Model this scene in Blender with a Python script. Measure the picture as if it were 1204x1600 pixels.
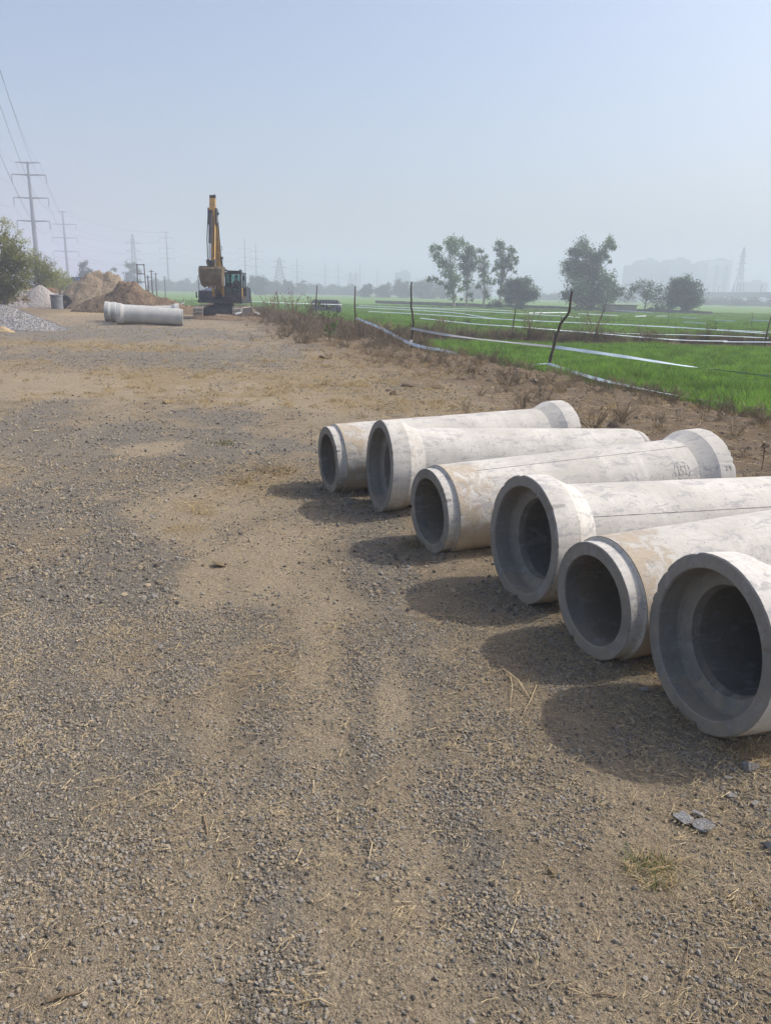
import bpy, math, random
import numpy as np
from mathutils import Vector, Matrix

for o in list(bpy.data.objects):
    bpy.data.objects.remove(o, do_unlink=True)
sc = bpy.context.scene
COL = sc.collection
R = math.radians

# ------------------------------------------------------------------ camera
F, H = 1190.0, 1.75
PITCH, ROLL = math.atan(344 / F), R(1.35)
fwd = np.array([0, math.cos(PITCH), -math.sin(PITCH)])
up0 = np.array([0, math.sin(PITCH), math.cos(PITCH)])
c_, s_ = math.cos(ROLL), math.sin(ROLL)
right = c_ * np.array([1., 0, 0]) + s_ * up0
up = -s_ * np.array([1., 0, 0]) + c_ * up0
EYE = np.array([0, 0, H])
cd = bpy.data.cameras.new('camera'); cam = bpy.data.objects.new('camera', cd); COL.objects.link(cam)
cd.sensor_fit = 'VERTICAL'; cd.sensor_height = 36; cd.lens = F / 1600 * 36
cd.clip_start = .05; cd.clip_end = 6000
cam.matrix_world = Matrix(((right[0], up[0], -fwd[0], 0), (right[1], up[1], -fwd[1], 0), (right[2], up[2], -fwd[2], H), (0, 0, 0, 1)))
sc.camera = cam

def ray(px, py):
    return fwd + right * (px - 602) / F - up * (py - 800) / F
def gp(px, py, z=0.):
    d = ray(px, py); return EYE + d * ((z - H) / d[2])
def at(px, py, Y):
    d = ray(px, py); return EYE + d * (Y / d[1])

# ------------------------------------------------------------------ light
SUN = Vector((.887, .25, 1.0)).normalized()
w = bpy.data.worlds.new('World'); sc.world = w; w.use_nodes = True
nt = w.node_tree; nt.nodes.clear()
sky = nt.nodes.new('ShaderNodeTexSky'); sky.sky_type = 'NISHITA'; sky.sun_disc = False
sky.sun_elevation = math.asin(SUN.z); sky.sun_rotation = math.atan2(SUN.x, SUN.y)
sky.air_density = 1.0; sky.dust_density = 5.5; sky.ozone_density = 2.0; sky.altitude = 200
bg = nt.nodes.new('ShaderNodeBackground'); bg.inputs['Strength'].default_value = .15
wo = nt.nodes.new('ShaderNodeOutputWorld')
nt.links.new(sky.outputs[0], bg.inputs[0]); nt.links.new(bg.outputs[0], wo.inputs[0])
sl = bpy.data.lights.new('sun', 'SUN'); sl.energy = 2.85; sl.angle = R(1.4); sl.color = (1, .945, .86)
so = bpy.data.objects.new('sun', sl); COL.objects.link(so)
so.rotation_euler = SUN.to_track_quat('Z', 'Y').to_euler()
vs = sc.view_settings
vs.view_transform = 'Standard'; vs.look = 'None'; vs.gamma = 1; vs.use_curve_mapping = False
vs.exposure = 0.4
HAZE_DENSITY = .0022
HAZE_COLOR = (.755, .815, .95)
sc.cycles.volume_bounces = 2
sc.cycles.max_bounces = 6; sc.cycles.diffuse_bounces = 3; sc.cycles.transparent_max_bounces = 8

rng = np.random.default_rng(7); random.seed(7)

# ------------------------------------------------------------------ helpers
def hash2(ix, iy, seed=0):
    n = (ix.astype(np.int64) * 374761393 + iy.astype(np.int64) * 668265263 + seed * 974634541) & 0xffffffff
    n = ((n ^ (n >> 13)) * 1274126177) & 0xffffffff
    n = (n ^ (n >> 16)) & 0xffffffff
    return n / 4294967295.0
def vnoise(x, y, seed=0):
    x = np.asarray(x, float); y = np.asarray(y, float)
    ix, iy = np.floor(x), np.floor(y); fx, fy = x - ix, y - iy
    fx = fx * fx * (3 - 2 * fx); fy = fy * fy * (3 - 2 * fy)
    a, b = hash2(ix, iy, seed), hash2(ix + 1, iy, seed); c, d = hash2(ix, iy + 1, seed), hash2(ix + 1, iy + 1, seed)
    return (a + (b - a) * fx) * (1 - fy) + (c + (d - c) * fx) * fy
def fbm(x, y, seed=0, o=4):
    t, a, n = 0., .5, 0.
    for k in range(o):
        t = t + a * vnoise(x * 2 ** k, y * 2 ** k, seed + k * 17); n += a; a *= .5
    return t / n
def sstep(v, a, b):
    t = np.clip((v - a) / (b - a), 0, 1); return t * t * (3 - 2 * t)

class MB:
    """collects shapes, links them as ONE mesh object"""
    def __init__(s): s.v = []; s.f = []; s.mi = []; s.n = 0
    def add(s, v, f, m=0):
        s.v.append(np.asarray(v, float).reshape(-1, 3)); s.f += [tuple(i + s.n for i in q) for q in f]; s.mi += [m] * len(f)
        s.n += len(s.v[-1]); return s
    def box(s, c, d, rz=0., m=0, rx=0.):
        h = np.array(d) / 2
        v = np.array([[x, y, z] for x in (-1, 1) for y in (-1, 1) for z in (-1, 1)]) * h
        if rx: v = v @ np.array(Matrix.Rotation(rx, 3, 'X')).T
        if rz: v = v @ np.array(Matrix.Rotation(rz, 3, 'Z')).T
        return s.add(v + np.array(c), [(0, 1, 3, 2), (4, 6, 7, 5), (0, 4, 5, 1), (2, 3, 7, 6), (0, 2, 6, 4), (1, 5, 7, 3)], m)
    def tube(s, pts, rad, n=6, cap=True, m=0):
        pts = [np.array(p, float) for p in pts]
        if np.isscalar(rad): rad = [rad] * len(pts)
        vs_, prev = [], None
        for i, p in enumerate(pts):
            d = pts[min(i + 1, len(pts) - 1)] - pts[max(i - 1, 0)]; d = d / (np.linalg.norm(d) + 1e-12)
            if prev is None:
                a = np.array([0, 0, 1.]) if abs(d[2]) < .9 else np.array([1., 0, 0])
                u = np.cross(d, a)
            else: u = prev - d * (prev @ d)
            u = u / (np.linalg.norm(u) + 1e-12); prev = u; v = np.cross(d, u)
            for k in range(n):
                t = 2 * math.pi * k / n; vs_.append(p + rad[i] * (math.cos(t) * u + math.sin(t) * v))
        f = [(i * n + k, i * n + (k + 1) % n, (i + 1) * n + (k + 1) % n, (i + 1) * n + k) for i in range(len(pts) - 1) for k in range(n)]
        if cap: f += [tuple(range(n))[::-1], tuple((len(pts) - 1) * n + k for k in range(n))]
        return s.add(vs_, f, m)
    def lathe(s, prof, origin, axis, n=96, m=0, closed=False, jit=None):
        """prof: list of (distance along axis, radius)"""
        ax = np.array(axis, float); ax /= np.linalg.norm(ax)
        a = np.array([0, 0, 1.]) if abs(ax[2]) < .9 else np.array([1., 0, 0])
        u = np.cross(a, ax); u /= np.linalg.norm(u); v = np.cross(ax, u); vs_ = []
        for i, (t, r) in enumerate(prof):
            for k in range(n):
                an = 2 * math.pi * k / n; rr, tt = r, t
                if jit is not None: tt, rr = jit(i, k, t, r)
                vs_.append(np.array(origin) + ax * tt + rr * (math.cos(an) * u + math.sin(an) * v))
        M = len(prof); rng_ = range(M) if closed else range(M - 1)
        f = [(i * n + k, ((i + 1) % M) * n + k, ((i + 1) % M) * n + (k + 1) % n, i * n + (k + 1) % n) for i in rng_ for k in range(n)]
        return s.add(vs_, f, m)
    def prism(s, prof, x0, x1, m=0):
        """prof: (y, z) outline, extruded along x"""
        n = len(prof)
        v = [(x0, y, z) for y, z in prof] + [(x1, y, z) for y, z in prof]
        f = [tuple(range(n)), tuple(range(n, 2 * n))[::-1]] + [(i, n + i, n + (i + 1) % n, (i + 1) % n) for i in range(n)]
        return s.add(v, f, m)
    def mesh(s, name, mats, smooth=None):
        me = bpy.data.meshes.new(name)
        me.from_pydata(np.concatenate(s.v) if s.v else [], [], s.f)
        for mt in (mats if isinstance(mats, (list, tuple)) else [mats]): me.materials.append(mt)
        if any(s.mi): me.polygons.foreach_set('material_index', s.mi)
        if smooth is not None:
            me.polygons.foreach_set('use_smooth', [True] * len(s.f)); me.set_sharp_from_angle(angle=R(smooth))
        me.update(); return me
    def build(s, name, mats, parent=None, smooth=None, loc=None):
        o = bpy.data.objects.new(name, s.mesh(name, mats, smooth)); COL.objects.link(o)
        if parent is not None: o.parent = parent
        if loc is not None: o.location = loc
        return o

def tag(o, label=None, cat=None, group=None, kind=None):
    if label: o['label'] = label
    if cat: o['category'] = cat
    if group: o['group'] = group
    if kind: o['kind'] = kind
    return o
def thing(name, label, cat, loc=(0, 0, 0), rz=0., group=None):
    o = bpy.data.objects.new(name, None); COL.objects.link(o); o.location = [float(v) for v in loc]; o.rotation_euler = (0, 0, rz)
    o.empty_display_size = .2
    return tag(o, label, cat, group)
def copy_tree(o, parent=None):
    c = o.copy(); COL.objects.link(c)
    if parent is not None: c.parent = parent
    for ch in list(o.children): copy_tree(ch, c)
    return c

def raw_mesh(name, V, quads, mat, smooth=False):
    """fast mesh from numpy quads (N,4) or tris (N,3)"""
    me = bpy.data.meshes.new(name); k = quads.shape[1]
    me.vertices.add(len(V)); me.vertices.foreach_set('co', np.asarray(V, np.float32).ravel())
    me.loops.add(quads.size); me.loops.foreach_set('vertex_index', quads.astype(np.int32).ravel())
    me.polygons.add(len(quads)); me.polygons.foreach_set('loop_start', np.arange(0, quads.size, k, dtype=np.int32))
    me.polygons.foreach_set('loop_total', np.full(len(quads), k, np.int32))
    if smooth: me.polygons.foreach_set('use_smooth', np.ones(len(quads), bool))
    me.materials.append(mat); me.update(calc_edges=True); return me

# ------------------------------------------------------------------ materials
class NT:
    def __init__(s, name):
        s.m = bpy.data.materials.new(name); s.m.use_nodes = True; s.t = s.m.node_tree; s.t.nodes.clear()
        s.out = s.n('ShaderNodeOutputMaterial')
    def n(s, typ, **kw):
        x = s.t.nodes.new(typ)
        for k, v in kw.items(): setattr(x, k, v)
        return x
    def l(s, a, b): s.t.links.new(a, b)
    def val(s, node, sock, v):
        if hasattr(v, 'links') or isinstance(v, bpy.types.NodeSocket): s.l(v, node.inputs[sock])
        else: node.inputs[sock].default_value = v
    def coord(s, which='Object'): return s.n('ShaderNodeTexCoord').outputs[which]
    def scaled(s, vec, sc3):
        m = s.n('ShaderNodeMapping'); s.l(vec, m.inputs[0]); m.inputs['Scale'].default_value = sc3; return m.outputs[0]
    def noise(s, vec, scale, detail=4, rough=.55, dist=0.):
        x = s.n('ShaderNodeTexNoise'); s.l(vec, x.inputs['Vector'])
        x.inputs['Scale'].default_value = scale; x.inputs['Detail'].default_value = detail; x.inputs['Roughness'].default_value = rough
        x.inputs['Distortion'].default_value = dist
        return x.outputs['Fac']
    def voro(s, vec, scale, feature='F1'):
        x = s.n('ShaderNodeTexVoronoi', feature=feature); s.l(vec, x.inputs['Vector']); x.inputs['Scale'].default_value = scale
        return x
    def ramp(s, fac, a, b):
        x = s.n('ShaderNodeMapRange'); x.interpolation_type = 'SMOOTHSTEP'; s.l(fac, x.inputs[0]); x.inputs[1].default_value = a; x.inputs[2].default_value = b
        return x.outputs[0]
    def math(s, op, a, b=0.):
        x = s.n('ShaderNodeMath', operation=op); s.val(x, 0, a); s.val(x, 1, b); return x.outputs[0]
    def mix(s, fac, a, b, blend='MIX'):
        x = s.n('ShaderNodeMix', data_type='RGBA', blend_type=blend)
        s.val(x, 0, fac); s.val(x, 6, (*a, 1) if isinstance(a, tuple) else a); s.val(x, 7, (*b, 1) if isinstance(b, tuple) else b)
        return x.outputs[2]
    def bump(s, h, strength=.5, dist=.01, prev=None):
        x = s.n('ShaderNodeBump'); s.l(h, x.inputs['Height']); x.inputs['Strength'].default_value = strength; x.inputs['Distance'].default_value = dist
        if prev is not None: s.l(prev, x.inputs['Normal'])
        return x.outputs[0]
    def bsdf(s, col, rough=.9, normal=None, metal=0., spec=.3):
        b = s.n('ShaderNodeBsdfPrincipled'); s.val(b, 'Base Color', (*col, 1) if isinstance(col, tuple) else col); s.val(b, 'Roughness', rough)
        b.inputs['Metallic'].default_value = metal; b.inputs['Specular IOR Level'].default_value = spec
        if normal is not None: s.l(normal, b.inputs['Normal'])
        s.l(b.outputs[0], s.out.inputs[0]); return s.m

def simple(name, col, var=.25, scale=6., rough=.85, metal=0., bump=.0, bscale=40., dirt=None, spec=.3):
    t = NT(name); co = t.coord()
    n = t.noise(co, scale, 5, .6)
    lo = tuple(c * (1 - var) for c in col); hi = tuple(min(1, c * (1 + var)) for c in col)
    c = t.mix(t.ramp(n, .3, .7), lo, hi)
    if dirt: c = t.mix(t.ramp(t.noise(co, scale * .6, 6, .65, .4), .45, .7), c, dirt)
    nm = t.bump(t.noise(co, bscale, 4, .6), .6, bump) if bump else None
    return t.bsdf(c, rough, nm, metal, spec)

def leafmat(name, col, var=.35, transl=.35):
    t = NT(name)
    info = t.n('ShaderNodeObjectInfo').outputs['Random']
    co = t.coord(); n = t.noise(co, 1.3, 3); n2 = t.n('ShaderNodeNewGeometry').outputs['Random Per Island']
    f = t.math('MULTIPLY', t.math('ADD', t.math('ADD', n, n2), info), .333)
    c = t.mix(t.ramp(f, .25, .75), tuple(v * (1 - var) for v in col), tuple(v * (1 + var) for v in col))
    d = t.n('ShaderNodeBsdfPrincipled'); t.l(c, d.inputs['Base Color']); d.inputs['Roughness'].default_value = .6; d.inputs['Specular IOR Level'].default_value = .25
    tr = t.n('ShaderNodeBsdfTranslucent'); t.l(t.mix(1., c, (1.15, 1.1, .6), 'MULTIPLY'), tr.inputs[0])
    mx = t.n('ShaderNodeMixShader'); mx.inputs[0].default_value = transl
    t.l(d.outputs[0], mx.inputs[1]); t.l(tr.outputs[0], mx.inputs[2]); t.l(mx.outputs[0], t.out.inputs[0]); return t.m

M = {}
# stones with a random tone each
def stonemat(name, a, b, tan=None, frac=.1):
    t = NT(name); co = t.coord(); rnd = t.n('ShaderNodeObjectInfo').outputs['Random']
    c = t.mix(rnd, a, b)
    if tan:
        r2 = t.math('FRACT', t.math('MULTIPLY', rnd, 37.7)); c = t.mix(t.math('LESS_THAN', r2, frac), c, tan)
    n = t.noise(co, 3., 4)
    c = t.mix(t.ramp(n, .35, .7), c, t.mix(.5, c, (.33, .27, .19)))
    return t.bsdf(c, .9, t.bump(t.noise(co, 8, 3), .5, .1))
M['gravel'] = stonemat('gravel', (.06, .058, .056), (.42, .395, .355), (.44, .355, .245), .34)
M['heap_stone'] = stonemat('heap_stone', (.13, .135, .15), (.32, .325, .34))
M['straw'] = simple('straw', (.46, .36, .21), .5, 3)
M['twig'] = simple('twig', (.20, .145, .09), .35, 4)
M['bark'] = simple('bark', (.16, .13, .10), .3, 5)
M['pale_bark'] = simple('pale_bark', (.32, .28, .23), .3, 3)
M['stake'] = simple('stake', (.085, .06, .042), .35, 9, bump=.01)
M['eucalyptus'] = leafmat('eucalyptus_leaf', (.11, .19, .08), .4, .4)
M['dark_leaf'] = leafmat('dark_leaf', (.065, .12, .058))
M['far_leaf'] = leafmat('far_leaf', (.065, .105, .05))
M['acacia'] = leafmat('acacia_leaf', (.26, .28, .105), .4, .5)
M['wheat'] = leafmat('wheat_leaf', (.155, .28, .052), .65, .4)
M['weed_green'] = leafmat('weed_leaf', (.09, .15, .04))
M['weed_dry'] = leafmat('dry_weed', (.25, .19, .122), .45, .25)
M['grass_dry'] = leafmat('dry_grass', (.36, .27, .14), .4, .25)
M['soil_clod'] = stonemat('soil_clod', (.12, .09, .062), (.22, .168, .118))

def concrete(name, lo, hi, stain=1., scuff=1.):
    t = NT(name); co = t.coord(); rnd = t.n('ShaderNodeObjectInfo').outputs['Random']
    ofs = t.n('ShaderNodeVectorMath', operation='ADD'); t.l(co, ofs.inputs[0])
    cmb = t.n('ShaderNodeCombineXYZ'); t.l(t.math('MULTIPLY', rnd, 13.), cmb.inputs[0]); t.l(t.math('MULTIPLY', rnd, 29.), cmb.inputs[1]); t.l(cmb.outputs[0], ofs.inputs[1])
    v = ofs.outputs[0]
    c = t.mix(t.ramp(t.noise(v, 2.2, 6, .62, .3), .3, .7), lo, hi)
    c = t.mix(t.math('MULTIPLY', t.ramp(t.noise(v, 30, 3), .55, .75), .35), c, tuple(x * .62 for x in lo))     # pores
    c = t.mix(t.math('MULTIPLY', t.ramp(t.noise(t.scaled(v, (16, .5, .5)), 1.6, 5, .7), .42, .62), .22), c, tuple(x * .80 for x in lo))   # casting rings
    pin = t.voro(v, 34); c = t.mix(t.math('MULTIPLY', t.ramp(pin.outputs['Distance'], .16, .09), t.math('GREATER_THAN', t.noise(v, 9, 3), .52)), c, (.16, .15, .135))   # pinholes
    st = t.scaled(v, (.6, 5, 5))
    c = t.mix(t.math('MULTIPLY', t.ramp(t.noise(st, 3, 5, .6), .5, .8), .35 * scuff), c, (.30, .29, .28))      # drag streaks
    c = t.mix(t.math('MULTIPLY', t.ramp(t.noise(t.scaled(v, (1.3, 3, 3)), 4.2, 9, .75, .6), .535, .59), .7 * scuff), c, (.34, .335, .335))   # grey scuffs
    a = t.n('ShaderNodeAttribute'); a.attribute_name = 'mud'
    mud = t.math('MULTIPLY', t.ramp(t.math('ADD', t.noise(v, 9, 9, .74, .5), t.math('MULTIPLY', a.outputs['Fac'], .40)), .635, .78), stain)
    c = t.mix(t.math('MULTIPLY', mud, .68), c, (.40, .31, .205))
    hgt = t.math('ADD', t.noise(v, 60, 5, .65), t.math('MULTIPLY', mud, .8))
    return t.bsdf(c, .88, t.bump(hgt, .5, .006), spec=.25)
M['conc_out'] = concrete('concrete_weathered', (.48, .455, .41), (.64, .612, .562))
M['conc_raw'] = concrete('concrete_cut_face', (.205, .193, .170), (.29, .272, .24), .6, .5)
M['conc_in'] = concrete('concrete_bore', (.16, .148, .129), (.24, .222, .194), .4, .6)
M['conc_far'] = concrete('concrete_far', (.40, .40, .385), (.50, .50, .48), .3, .6)
M['conc_chunk'] = simple('concrete_rubble', (.33, .325, .32), .3, 5, bump=.06, bscale=9, dirt=(.30, .25, .185))
M['ink'] = simple('stencil_ink', (.25, .245, .24), .4, 30)
M['seam'] = simple('seam_dark', (.19, .185, .18), .4, 20)

def soilmat(name, a, b, dark, scale=1.2):
    t = NT(name); co = t.coord()
    c = t.mix(t.ramp(t.noise(co, scale, 6, .65, .5), .3, .7), a, b)
    c = t.mix(t.math('MULTIPLY', t.ramp(t.noise(co, scale * 9, 5, .7), .5, .75), .6), c, dark)
    h = t.math('ADD', t.noise(co, 5, 6, .7), t.math('MULTIPLY', t.voro(co, 7).outputs['Distance'], .6))
    return t.bsdf(c, .95, t.bump(h, .8, .09))
M['soil_brown'] = soilmat('soil_brown', (.15, .103, .062), (.22, .155, .095), (.095, .066, .042))
M['soil_grey'] = soilmat('soil_grey', (.23, .176, .115), (.31, .242, .16), (.15, .115, .075))
M['sand_pale'] = soilmat('sand_pale', (.33, .30, .28), (.41, .37, .34), (.27, .24, .22), .5)
M['sand_tan'] = soilmat('sand_tan', (.36, .27, .16), (.46, .36, .22), (.30, .22, .13), .5)
M['galv'] = simple('galvanised_steel', (.17, .19, .22), .12, .3, .6, .1)
M['yellow'] = simple('machine_yellow', (.50, .27, .045), .2, 3, .5, dirt=(.33, .25, .15), spec=.4)
M['orange'] = simple('machine_orange', (.42, .24, .045), .2, 3, .5, dirt=(.30, .2, .1), spec=.4)
M['black_steel'] = simple('black_steel', (.030, .032, .038), .3, 3, .5, dirt=(.09, .08, .07), spec=.4)
M['blue_black'] = simple('blue_black_paint', (.035, .042, .065), .25, 2, .45, dirt=(.085, .085, .09), spec=.4)
M['track_pad'] = simple('dusty_track_pad', (.38, .33, .27), .3, 5, .8, .2)
M['bucket'] = simple('worn_bucket_steel', (.15, .112, .06), .3, 2.5, .7, .2, dirt=(.14, .105, .065))
M['chrome'] = simple('rod_steel', (.55, .55, .55), .1, 4, .3, .9)
M['skin'] = simple('skin', (.23, .13, .08), .1)
M['shirt'] = simple('shirt', (.055, .06, .075), .25)
M['cap'] = simple('dark_cap', (.02, .02, .025), .2)
M['white_feather'] = simple('white_feather', (.82, .82, .8), .06)
M['beak'] = simple('beak', (.55, .36, .06), .1)
M['tarp'] = simple('dark_tarp', (.055, .058, .07), .55, 2.5, .6, bump=.05, bscale=4)
M['tarp_line'] = simple('tarp_fold', (.26, .25, .25), .3, 2, .7)
M['ribbon'] = simple('ribbon_film', (.66, .74, .77), .08, 2, .35, spec=.5)
M['ribbon_dull'] = simple('ribbon_film_dull', (.40, .39, .38), .15, 2, .45)
M['wall_dark'] = simple('dark_field_wall', (.13, .115, .105), .3, 1.5, bump=.03, bscale=6)
M['wall_grey'] = simple('grey_shed_wall', (.30, .27, .24), .2, 1., bump=.02)
M['tower_a'] = simple('tower_facade', (.27, .28, .31), .1, .05)
M['tower_b'] = simple('tower_facade_white', (.62, .62, .62), .1, .05)
M['tower_c'] = simple('tower_recess', (.22, .23, .27), .1, .05)
M['viaduct'] = simple('viaduct_concrete', (.33, .34, .35), .12, .1)
M['truck_blue'] = simple('truck_blue', (.04, .08, .19), .25, 1.5, .5)
M['rubber'] = simple('rubber', (.025, .024, .023), .3)
M['rust_brush'] = simple('dry_palm', (.36, .20, .12), .35, 2)
M['ring'] = simple('grey_ring', (.20, .21, .23), .2, 3)
def glassmat():
    t = NT('cab_glass')
    g = t.n('ShaderNodeBsdfGlossy'); g.inputs['Roughness'].default_value = .03; g.inputs['Color'].default_value = (.9, 1, .98, 1)
    tr = t.n('ShaderNodeBsdfTransparent'); tr.inputs[0].default_value = (.62, .78, .76, 1)
    fr = t.n('ShaderNodeFresnel'); fr.inputs[0].default_value = 1.45
    mx = t.n('ShaderNodeMixShader'); t.l(t.math('ADD', fr.outputs[0], .06), mx.inputs[0]); t.l(tr.outputs[0], mx.inputs[1]); t.l(g.outputs[0], mx.inputs[2])
    t.l(mx.outputs[0], t.out.inputs[0]); return t.m
M['glass'] = glassmat()

# ------------------------------------------------------------------ terrain
EY = np.array([-60, 0, 12.7, 30.5, 47, 66, 80, 110, 230, 480, 1600.])
EX = np.array([31, 10.2, 5.85, -.4, -5.2, -13, -20.5, -32, -74, -165, -540.])
def xe(y): return np.interp(y, EY, EX)
def sdist(x, y): return (x - xe(y)) * .93 + .5 * (fbm(np.asarray(x, float) * .5, np.asarray(y, float) * .5, 91) - .5)
BUND_Y = 33.2
def bundline(x): return BUND_Y + .03 * x + .5 * (vnoise(np.asarray(x, float) * .3, x * 0 + 3.3, 5) - .5)
PAX = [(1.349, 2.926, 16.5), (1.043, 3.563, 22.1), (.803, 4.281, 21.0), (.299, 5.124, 23.6), (-.067, 6.160, 17.5), (-.534, 6.735, 21.9)]
def pipe_berm(x, y):
    v = np.zeros_like(x)
    for px_, py_, a in PAX:
        ca, sa = math.cos(R(a)), math.sin(R(a)); t = (x - px_) * ca + (y - py_) * sa; d = np.abs(-(x - px_) * sa + (y - py_) * ca)
        v = np.maximum(v, .034 * np.exp(-((d - .19) / .07) ** 2) * sstep(t, -.03, .06) * (1 - sstep(t, 2.4, 2.6)) * (.5 + fbm(x * 6, y * 6, 311, 3)))
    return v
def hgt(x, y):
    x = np.asarray(x, float); y = np.asarray(y, float)
    s = sdist(x, y)
    z = -.32 * sstep(s, -.9, 1.4) - .45 * sstep(y, 36, 130) * sstep(s, -.5, 3)
    near = 1 - sstep(np.hypot(x, y), 60, 140)
    rough = sstep(s, -5.5, -1.8) * (1 - sstep(s, .4, 1.6)) * near
    z = z + rough * (.22 * (fbm(x * 1.3, y * 1.3, 3, 5) - .42) * (.6 + sstep(y, 12, 30)) + .07 * (fbm(x * 5, y * 5, 13, 3) - .5))
    z = z + near * (.035 * (fbm(x * .9, y * .9, 11, 3) - .5) + .022 * (fbm(x * 5, y * 5, 21, 3) - .5)) * (1 - sstep(s, 0, 1.5))
    z = z - .012 * track(x, y) * near + pipe_berm(x, y)
    z = z + .28 * np.exp(-((y - bundline(x)) / .75) ** 2) * sstep(s, -1.5, .5) * (.7 + .6 * vnoise(x * .8, y * .8, 44))
    return z
def hz(x, y): return float(hgt(np.array([x]), np.array([y]))[0])
def on(px, py):
    """ground point under a pixel (walks onto the terrain)"""
    z = 0.
    for _ in range(25):
        p = gp(px, py, z); z = .5 * z + .5 * hz(p[0], p[1])
    return np.array([p[0], p[1], hz(p[0], p[1])])

# patches of the yard: pixel centre and radii -> world ellipses
def ell(px, py, rx, ry):
    c = gp(px, py); a = gp(px, py - ry); b = gp(px, py + ry)
    return c[0], c[1], rx * c[1] / F * 1.05, abs(a[1] - b[1]) / 2
G_P = [ell(*e) for e in [(170, 690, 240, 48), (60, 790, 170, 60), (320, 556, 190, 15), (50, 560, 110, 14), (350, 655, 70, 18), (170, 520, 200, 9), (90, 940, 190, 70), (330, 1000, 60, 80)]]
S_P = [ell(*e) for e in [(300, 790, 110, 42), (340, 890, 45, 60), (150, 601, 300, 20), (500, 1010, 50, 110), (610, 1090, 36, 100), (430, 620, 120, 18), (250, 700, 50, 16), (420, 870, 80, 60)]]
Y_P = [ell(*e) for e in [(170, 487, 70, 5), (100, 480, 50, 4)]]
D_P = [ell(*e) for e in [(520, 590, 190, 34), (640, 622, 170, 26), (260, 588, 130, 14), (15, 572, 50, 12), (400, 740, 70, 25), (150, 540, 160, 6), (600, 560, 120, 20)]]
TRK = [[(690, 1590), (655, 1280), (625, 1100), (590, 1000), (530, 900), (440, 820), (350, 770)],
       [(530, 1590), (520, 1250), (515, 1050), (500, 950), (460, 880)],
       [(300, 1590), (330, 1250), (335, 1000), (325, 900), (290, 830)]]
TRK = [np.array([gp(*q)[:2] for q in t]) for t in TRK]
def track(x, y):
    v = np.zeros_like(x)
    for k, t in enumerate(TRK):
        o_ = np.argsort(t[:, 1]); xc = np.interp(y, t[o_, 1], t[o_, 0]) + .10 * (fbm(y * 1.3, y * 0 + k * 7.7, 301, 3) - .5)
        d = np.abs(x - xc) / (.13 + .015 * y); v = np.maximum(v, np.clip(1.25 - d, 0, 1) * sstep(y, 1.0, 1.6) * (1 - sstep(y, 4.2, 6.5)) * (.45 + 1.1 * fbm(x * 1.5, y * 1.2, 303 + k, 3)))
    return np.clip(v, 0, 1)
def patch(P, x, y):
    v = np.zeros_like(x)
    wob = 1 + 1.5 * (fbm(x * .7, y * .55, 61, 4) - .5) + 1.3 * (fbm(x * 2.5, y * 2., 67, 4) - .5)
    for cx, cy, rx, ry in P:
        d = np.hypot((x - cx) / rx, (y - cy) / ry)
        v = np.maximum(v, 1 - sstep(d * wob, .25, 1.6))
    return v
def zones(x, y):
    s = sdist(x, y)
    streak = fbm(x * 1.7 + .25 * y, y * .28, 71, 4); n = fbm(x * .8, y * .8, 77, 4); n2 = fbm(x * 3.1, y * 3.1, 79, 3)
    g = np.clip(patch(G_P, x, y) + .75 * sstep(streak * .6 + n * .25 + n2 * .15, .50, .62), 0, 1)
    sa = np.clip(1.0 * patch(S_P, x, y) + .5 * sstep(1 - streak, .52, .70), 0, 1)
    tk = track(x, y); sa = np.maximum(sa, .66 * tk); g = g * (1 - .55 * patch(S_P, x, y)) * (1 - .5 * tk)
    d = np.clip(patch(D_P, x, y) * (.4 + .9 * n2) + .35 * sstep(n2, .52, .7) * sstep(y, 7, 14), 0, 1)
    e = sstep(s + 2.6 * (n - .5), -5.2, -2.2) * (1 - sstep(s, .3, 1.2))
    yard = 1 - sstep(s, -3.5, -1.5)
    e = np.maximum(e, sstep(y, 60, 90) * (s < 1) * .8)
    bund = np.exp(-((y - bundline(x)) / 1.0) ** 2) * sstep(s, -1.5, 0)
    f = sstep(s, .3, 1.1) * (1 - np.clip(bund * 1.5, 0, 1))
    e = np.maximum(e, np.clip(bund * 1.6, 0, 1))
    lf = sstep(-x - 13 - .12 * y, 0, 4) * sstep(y, 36, 44)
    return g * yard, sa * yard, d * yard, e, f, patch(Y_P, x, y) * yard, lf

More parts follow.
